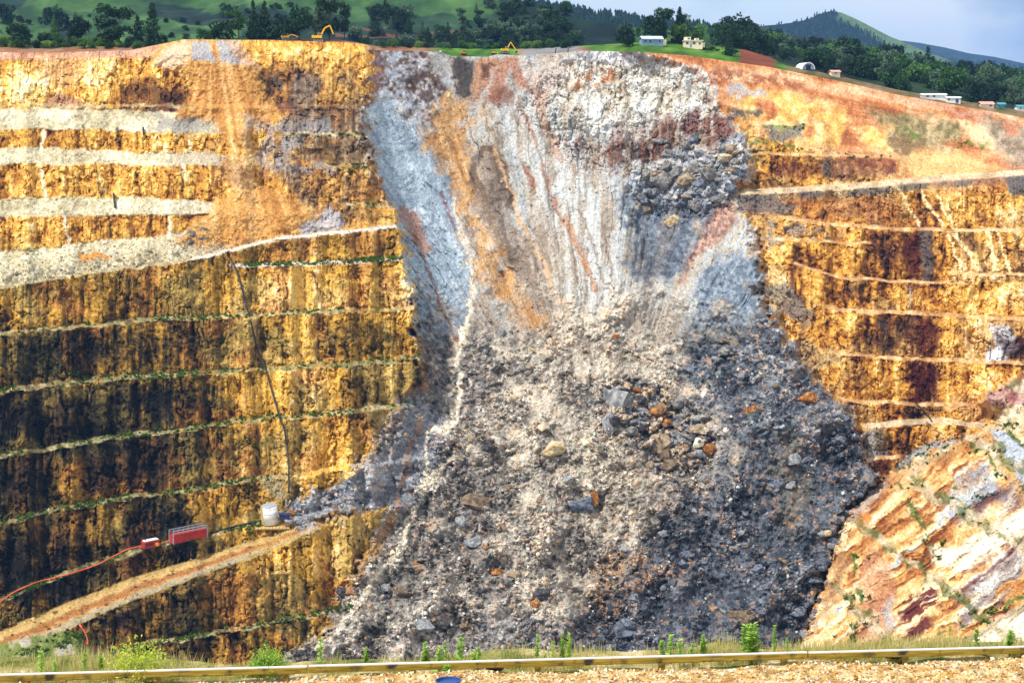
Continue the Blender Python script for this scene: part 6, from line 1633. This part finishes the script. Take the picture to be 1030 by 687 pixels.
# ================================================================== FOREGROUND
YR0, YR1 = 24.7, 26.1
rl0, rl1 = pt(0, 682.2, YR0), pt(1030, 652.2, YR1)
rl1.z = rl0.z = (rl0.z + rl1.z) / 2
rdir = (rl1 - rl0).normalized()
def along(u): return (u) / 1030.0
def rail_at(t_): return rl0 + (rl1 - rl0) * t_
GZ0 = rl0.z - .20                                  # ground level under the rail
WOOD = None
def timber_mat():
    m, t, b = new_mat('weathered_timber_lit_top', .75, .25)
    tcn = t.nodes.new('ShaderNodeTexCoord'); mp_ = t.nodes.new('ShaderNodeMapping'); mp_.inputs['Scale'].default_value = (1.2, 14, 14)
    n1 = t.nodes.new('ShaderNodeTexNoise'); n1.inputs['Scale'].default_value = 1.6; n1.inputs['Detail'].default_value = 6
    n2 = t.nodes.new('ShaderNodeTexNoise'); n2.inputs['Scale'].default_value = 3.0; n2.inputs['Detail'].default_value = 4
    r = t.nodes.new('ShaderNodeValToRGB'); e = r.color_ramp.elements
    e[0].position = .25; e[0].color = (*(lin((112, 92, 30)) * .75).tolist(), 1); e[1].position = .75; e[1].color = (*(lin((214, 184, 74)) * .75).tolist(), 1)
    r2 = t.nodes.new('ShaderNodeValToRGB'); r2.color_ramp.elements[0].position = .54; r2.color_ramp.elements[1].position = .66
    mx_ = t.nodes.new('ShaderNodeMixRGB'); mx_.inputs['Color2'].default_value = (*lin((60, 54, 46)).tolist(), 1)
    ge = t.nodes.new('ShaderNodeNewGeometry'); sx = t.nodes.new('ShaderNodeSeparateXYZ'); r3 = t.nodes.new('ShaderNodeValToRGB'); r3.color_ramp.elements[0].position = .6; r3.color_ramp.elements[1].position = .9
    mx2 = t.nodes.new('ShaderNodeMixRGB'); mx2.inputs['Color2'].default_value = (*lin((206, 204, 208)).tolist(), 1)  # upward faces painted whitish for the light they reflect
    bp = t.nodes.new('ShaderNodeBump'); bp.inputs['Strength'].default_value = .5; bp.inputs['Distance'].default_value = .01
    k = t.links.new
    k(tcn.outputs['Object'], mp_.inputs[0]); k(mp_.outputs[0], n1.inputs['Vector']); k(tcn.outputs['Object'], n2.inputs['Vector']); k(n1.outputs['Fac'], r.inputs['Fac']); k(n2.outputs['Fac'], r2.inputs['Fac'])
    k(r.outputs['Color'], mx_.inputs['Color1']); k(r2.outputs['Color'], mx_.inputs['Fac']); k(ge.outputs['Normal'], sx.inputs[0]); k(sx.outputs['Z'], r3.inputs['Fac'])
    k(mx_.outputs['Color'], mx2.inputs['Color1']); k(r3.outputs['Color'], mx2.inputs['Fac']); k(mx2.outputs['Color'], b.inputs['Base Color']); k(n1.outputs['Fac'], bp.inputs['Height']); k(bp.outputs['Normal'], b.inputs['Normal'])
    return m
TIMB = timber_mat()
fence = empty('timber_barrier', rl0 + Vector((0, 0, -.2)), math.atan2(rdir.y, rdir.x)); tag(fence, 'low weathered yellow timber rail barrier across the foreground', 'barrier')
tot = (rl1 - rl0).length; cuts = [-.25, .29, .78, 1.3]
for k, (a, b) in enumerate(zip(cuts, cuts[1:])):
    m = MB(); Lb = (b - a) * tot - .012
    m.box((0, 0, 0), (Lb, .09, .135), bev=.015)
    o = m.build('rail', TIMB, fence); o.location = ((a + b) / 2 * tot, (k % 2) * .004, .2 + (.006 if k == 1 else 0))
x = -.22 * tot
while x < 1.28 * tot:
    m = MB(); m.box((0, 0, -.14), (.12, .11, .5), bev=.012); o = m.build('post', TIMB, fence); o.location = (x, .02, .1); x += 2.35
# ground of the lookout
def lip_v(u): return np.interp(u, [-300, 0, 60, 160, 240, 330, 600, 1030, 1400], [664, 660, 660, 664, 668, 664, 652, 645, 640])
nx, ny = 420, 90
tx = np.linspace(-.6, 1.6, nx)[None, :]; back = np.concatenate([np.linspace(-26, -3, 14), np.linspace(-2.6, 0, 50)[0:], np.linspace(.04, 1, 26)])[:, None]
ny = back.shape[0]
nperp = Vector((-rdir.y, rdir.x, 0))
lipd = np.zeros(nx)
for i in range(nx):
    u = tx[0, i] * 1030; Yg = -GZ0 / float(S(lip_v(u))); p0 = rail_at(float(tx[0, i])); lipd[i] = max(.35, (Yg - p0.y))
dist = np.where(back > 0, back * lipd[None, :], back)
PX = rl0.x + (rl1.x - rl0.x) * tx + nperp.x * dist; PY = rl0.y + (rl1.y - rl0.y) * tx + nperp.y * dist
rough = (fbm(PX * 1.1, PY * 1.1, 401, 4) - .5)
PZ = GZ0 + rough * .10 + np.where(dist < -.12, .17 * sstep(-.1, -.5, dist) + (fbm(PX * .5, PY * .5, 411, 3) - .45) * .18 * sstep(-.1, -.4, dist), 0)
PZ = PZ + np.where(dist > .1, (fbm(PX * .7, PY * .9, 421, 3) - .5) * .16, 0)
edge_row = np.stack([PX[-1], PY[-1], PZ[-1]], -1)
rows = np.stack([PX, PY, PZ], -1)
for k, (dy, dz) in enumerate(((.5, -.6), (1.5, -2.5), (8, -14), (30, -46), (90, -120))):
    rows = np.concatenate([rows, (edge_row + np.array([0, dy, dz]))[None]])
R_ = rows.shape[0]
kd = fbm(rows[..., 0] * 2.2, rows[..., 1] * 2.2, 431, 4); kg = fbm(rows[..., 0] * 9, rows[..., 1] * 9, 441, 2)
gcol = ramp(kg, [(0, (150, 112, 62)), (.4, (206, 166, 104)), (.7, (226, 196, 140)), (1, (240, 222, 184))])
gsoil = ramp(kd, [(0, (88, 100, 40)), (.45, (150, 146, 84)), (.7, (196, 178, 128)), (1, (222, 206, 164))])
dfull = np.concatenate([np.broadcast_to(dist, (ny, nx)), np.full((R_ - ny, nx), 3.0)])
mg = sstep(-.12, .02, dfull)[..., None]
gcol = (gcol * (1 - mg) + gsoil * mg) * .72
r, c = np.meshgrid(np.arange(R_ - 1), np.arange(nx - 1), indexing='ij'); i0 = (r * nx + c).ravel()
FGM = ground_mat('foreground_gravel', 18, 30, .6, .02, .7, 1.3)
me = np_mesh('lookout_ground', rows.reshape(-1, 3), np.stack([i0, i0 + 1, i0 + nx + 1, i0 + nx], -1), np.clip(gcol.reshape(-1, 3), .01, .8), True)
tag(mesh_obj('lookout_ground', me, FGM), 'pale gravel ground of the lookout in front of the timber barrier', 'ground', kind='structure')
def fg_ground(t_, d_):
    i = int(np.clip(round((t_ + .6) / 2.2 * (nx - 1)), 0, nx - 1)); j = int(np.argmin(abs(dist[:, i] - d_))); return Vector((float(PX[j, i]), float(PY[j, i]), float(PZ[j, i])))
# gravel stones
rg = np.random.default_rng(9); N = 11000
ts = rg.uniform(-.12, 1.12, N); dd = -np.abs(rg.uniform(-.02, 1.9, N)) - .06
pos = np.array([fg_ground(a, b)[:] for a, b in zip(ts, dd)]); rad = np.clip(np.exp(rg.normal(-3.65, .42, N)), .012, .075)
pos[:, :2] += rg.uniform(-.03, .03, (N, 2)); pos[:, 2] += rad * .3
base = np.array([lin(c_) for c_ in ((236, 214, 172), (220, 178, 112), (206, 150, 80), (240, 226, 200), (170, 120, 66), (196, 186, 170), (228, 196, 132))])
cc = base[rg.integers(0, 7, N)] * np.exp(rg.normal(0, .26, (N, 1))) * .85
tag(scatter('gravel', pos, rad, np.clip(cc, .02, .8).astype(np.float32), PEBBLE, ground_mat('gravel_stone', 30, 40, .2, .01, .85, 1.15), rg), 'heap of pale yellow gravel along the bottom of the picture', 'gravel', kind='stuff')
# grass behind the rail
GRB = leaf_mat('grass_blade', (150, 162, 70), (232, 212, 152), .35)
N = 20000; ts = rg.uniform(-.12, 1.12, N); vlen = []
bb, tip, sd_ = [], [], []
dens_all = fbm(ts * 1030 / 40., np.full(len(ts), 3.3), 451, 3)
for t_, dens0 in zip(ts, dens_all):
    u = t_ * 1030
    dens = dens0 + .35 * math.exp(-((u - 60) / 70) ** 2) + .25 * math.exp(-((u - 900) / 110) ** 2)
    if rg.random() > dens: continue
    i = int(np.clip(round((t_ + .6) / 2.2 * (nx - 1)), 0, nx - 1)); d_ = rg.uniform(.12, lipd[i] * .98)
    p = fg_ground(t_, d_); h_ = rg.uniform(.08, .30) * (.6 + .7 * dens); a_ = rg.uniform(0, 6.283); ln = rg.uniform(.02, .5) * h_
    p = p + Vector((rg.uniform(-.03, .03), rg.uniform(-.03, .03), -.01))
    bb.append(p[:]); tip.append((p.x + math.cos(a_) * ln, p.y + math.sin(a_) * ln, p.z + h_)); k = rg.uniform(0, 6.283); sd_.append((math.cos(k) * .007, math.sin(k) * .007, 0))
bb, tip, sd_ = map(np.array, (bb, tip, sd_))
v = np.stack([bb - sd_, bb + sd_, tip], 1)
tag(mesh_obj('grass', np_mesh('grass', v.reshape(-1, 3), np.arange(len(v) * 3).reshape(-1, 3)), GRB), 'thin dry grass growing behind the timber barrier', 'grass', kind='stuff')
# leafy weeds, each its own plant
WL = leaf_mat('weed_leaf', (120, 164, 52), (196, 222, 112), .4); WS = plain('weed_stem', (120, 150, 70), .8, .1, 5); BL = leaf_mat('bush_leaf', (150, 170, 40), (214, 222, 96), .35)
def weed_meshes(seed, dense=1.0):
    r = np.random.default_rng(seed); m = MB(); n_ = r.integers(1, 4); vv = []
    for k in range(n_):
        h_ = 1.0 if k == 0 else r.uniform(.55, .9); lx, ly = r.normal(0, .08, 2) * (1 + k); bx, by = r.normal(0, .05, 2)
        P0 = [(bx + lx * t_ ** 1.4, by + ly * t_ ** 1.4, -.04 + (h_ + .04) * t_) for t_ in np.linspace(0, 1, 5)]
        m.tube(P0, [.018, .016, .013, .010, .005], 5)
        for q_ in range(int(80 * h_ * dense)):
            t_ = r.uniform(.12, 1.0) ** .8; c_ = np.array([bx + lx * t_ ** 1.4, by + ly * t_ ** 1.4, h_ * t_]); a_ = r.uniform(0, 6.283)
            L_ = .26 * (1.15 - .55 * t_) * r.uniform(.6, 1.1); d = np.array([math.cos(a_), math.sin(a_), r.uniform(.2, .95)]); d /= np.linalg.norm(d); s2 = np.cross(d, [0, 0, 1.]); s2 /= np.linalg.norm(s2) + 1e-6
            e_ = c_ + d * L_; md = c_ + d * L_ * .5
            vv += [c_, md + s2 * L_ * .27, e_ - np.array([0, 0, L_ * .12]), md - s2 * L_ * .27]
    bmesh.ops.recalc_face_normals(m.bm, faces=m.bm.faces); sm = bpy.data.meshes.new('stem'); m.bm.to_mesh(sm); m.bm.free(); sm.materials.append(WS)
    lm = np_mesh('leaves', np.array(vv), np.arange(len(vv)).reshape(-1, 4)); lm.materials.append(WL)
    return sm, lm
WT = [weed_meshes(700 + k) for k in range(6)]
def weed(u, h_px, d_, label, k, group=None, name='weed', wide=1.0, cat='weed'):
    t_ = u / 1030; i = int(np.clip(round((t_ + .6) / 2.2 * (nx - 1)), 0, nx - 1)); d_ = min(d_, lipd[i] * .95) if d_ > 0 else d_
    p = fg_ground(t_, d_); h_ = h_px * p.y / F
    e = empty(name, p, random.uniform(0, 6.28)); e.scale = (h_ * wide, h_ * wide, h_); tag(e, label, cat, group)
    for nm, me in zip(('stem', 'leaves'), WT[k % 6]):
        o = bpy.data.objects.new(nm, me); COL.objects.link(o); o.parent = e
for k, (u, h, l, w) in enumerate(((437, 27, 'tallest leafy weed of the clump left of centre behind the rail', 1.0), (424, 18, 'weed left of the tallest one in the clump left of centre', 1.0), (449, 20, 'weed right of the tallest one in the clump left of centre', 1.0),
     (415, 16, 'leftmost thin weed of the clump left of centre', .9), (463, 14, 'short weed just right of the clump left of centre', 1.0), (470, 13, 'small weed second right of the clump left of centre', 1.0),
     (526, 18, 'first leafy weed near the middle of the rail', .9), (533, 13, 'short weed beside the first one near the middle', 1.0), (546, 18, 'thin upright weed near the middle of the rail', .8), (555, 22, 'taller thin weed right in the middle of the rail', .8), (561, 25, 'tallest thin weed in the middle of the rail', .8),
     (657, 18, 'first of the weeds between the middle and the bushy weed', .9), (668, 20, 'second of the weeds between the middle and the bushy weed', .9), (674, 20, 'third of the weeds between the middle and the bushy weed', .9), (685, 16, 'fourth of the weeds between the middle and the bushy weed', .9), (700, 16, 'last weed left of the bushy weed', 1.0),
     (751, 30, 'bushy bright green weed right of centre behind the rail', 1.5), (745, 24, 'lower weed against the left of the bushy weed', 1.3), (779, 27, 'yellowish weed right of the bushy weed', .8), (788, 13, 'small weed right of the yellowish weed', 1.0),
     (305, 22, 'leafy green weed right of the lower left benches', 1.3), (355, 12, 'single small weed left of the clump', .8), (1020, 20, 'weed at the right edge behind the rail', 1.0), (986, 14, 'small weed near the right edge behind the rail', 1.0),
     (30, 16, 'first tall weed in the grass at the lower left', 1.0), (52, 18, 'second tall weed in the grass at the lower left', 1.0), (75, 16, 'third tall weed in the grass at the lower left', 1.0), (88, 12, 'short weed beside the yellow green bush', 1.0))):
    weed(u, h + 7 + (k * 37 % 7), .2 + (k * 53 % 40) / 100, l, k, None, 'weed', w * (.6 + (k * 29 % 10) / 18))
weed(962, 30, .4, 'single straight dark stalk near the right end of the rail', 2, None, 'dead_stalk', .25, 'stalk')
weed(436, 14, -.22, 'green weed growing under the rail above the blue tub', 3, None, 'weed', 2.2)
weed(428, 9, -.2, 'low weed under the rail left of the blue tub', 1, None, 'weed', 2.4)
# rounded bushes
def bush(u, h_px, w_px, d_, leaf, label):
    t_ = u / 1030; i = int(np.clip(round((t_ + .6) / 2.2 * (nx - 1)), 0, nx - 1)); d_ = min(d_, lipd[i] * .95)
    p = fg_ground(t_, d_); h_ = h_px * p.y / F; w_ = w_px * p.y / F / 2; r = np.random.default_rng(int(u)); e = empty('bush', p); tag(e, label, 'bush')
    m = MB()
    for k in range(14):
        a_ = r.uniform(0, 6.283); q_ = r.uniform(.2, .85); m.tube([(0, 0, -.03), (math.cos(a_) * w_ * q_ * .4, math.sin(a_) * w_ * q_ * .4, h_ * .45), (math.cos(a_) * w_ * q_, math.sin(a_) * w_ * q_, h_ * (.95 - .35 * q_))], [.012, .008, .003], 5)
    m.build('stems', WS, e)
    N = 1500; dirs = r.normal(size=(N, 3)); dirs[:, 2] = np.abs(dirs[:, 2]); dirs /= np.linalg.norm(dirs, axis=1)[:, None]; rr = r.uniform(.45, 1.04, (N, 1)) * (1 + .25 * np.sin(dirs[:, :1] * 9) * np.cos(dirs[:, 1:2] * 8))
    c_ = dirs * rr * np.array([w_, w_ * .8, h_]); c_[:, 2] = c_[:, 2] * .95 + .02
    a_ = r.normal(size=(N, 3)) + dirs; a_ /= np.linalg.norm(a_, axis=1)[:, None]; b_ = np.cross(a_, r.normal(size=(N, 3))); b_ /= np.linalg.norm(b_, axis=1)[:, None]; L_ = r.uniform(.018, .045, (N, 1))
    v = np.stack([c_ - a_ * L_, c_ + b_ * L_ * .4, c_ + a_ * L_, c_ - b_ * L_ * .4], 1)
    me = np_mesh('leaves', v.reshape(-1, 3), np.arange(N * 4).reshape(-1, 4)); mesh_obj('leaves', me, leaf, e)
bush(126, 38, 74, .35, BL, 'round yellow green bush behind the rail at lower left')
bush(258, 30, 46, .3, WL, 'bright green bush behind the rail left of the debris')
bush(245, 14, 22, .3, WL, 'low green bush on the left of the bright green bush')
# blue tub
p = fg_ground(438 / 1030, -1.06); e = empty('blue_tub', p + Vector((0, -.12, .0)), .1); tag(e, 'blue plastic tub half sunk in the gravel below the rail', 'tub')
TUBB = plain('blue_plastic', (48, 78, 136), .4, .1, 4)
m = MB(); m.cyl((0, 0, .05), .16, .16, 'Z', 24, .22)
bmesh.ops.delete(m.bm, geom=[f for f in m.bm.faces if f.normal.z > .9], context='FACES')
tb = m.build('body', TUBB, e, True); tb.scale = (1.0, .7, 1)
m = MB(); m.tube([(.225 * math.cos(a_), .16 * math.sin(a_), .13) for a_ in np.linspace(0, 2 * math.pi, 25)], .014, 6); m.build('rim', TUBB, e, True)
MB().cyl((0, 0, .085), .17, .02, 'Z', 20).build('floor', TUBB, e).scale = (1, .7, 1)
# dark stones lying against the rail
for (u, d_, r_, l) in ((484, .16, .10, 'dark stone lying just behind the rail left of the middle'), (988, .16, .09, 'dark stone lying just behind the rail near the right end'), (895, .16, .09, 'grey stone behind the rail at the near slope')):
    p = fg_ground(u / 1030, d_); o = bpy.data.objects.new('stone', boulder_mesh(940)); o.data.materials.append(RM['dark']); o.scale = (r_ * 2.2, r_, r_ * 1.6); o.location = p + Vector((0, 0, .1)); COL.objects.link(o); tag(o, l, 'stone')

# ------------------------------------------------------------------ haze in the air
hz = MB().box((0, 9500, 400), (31000, 20000, 1400)).build('haze', None)
hm = bpy.data.materials.new('haze_air'); hm.use_nodes = True; t = hm.node_tree; t.nodes.clear()
ho = t.nodes.new('ShaderNodeOutputMaterial'); pv = t.nodes.new('ShaderNodeVolumePrincipled'); pv.inputs['Color'].default_value = (.24, .50, 1.0, 1); pv.inputs['Density'].default_value = HAZE
pv.inputs['Anisotropy'].default_value = 0.1
t.links.new(pv.outputs['Volume'], ho.inputs['Volume']); hz.data.materials.append(hm)
tag(hz, 'thin bluish air haze over the pit and hills', 'haze', kind='stuff')
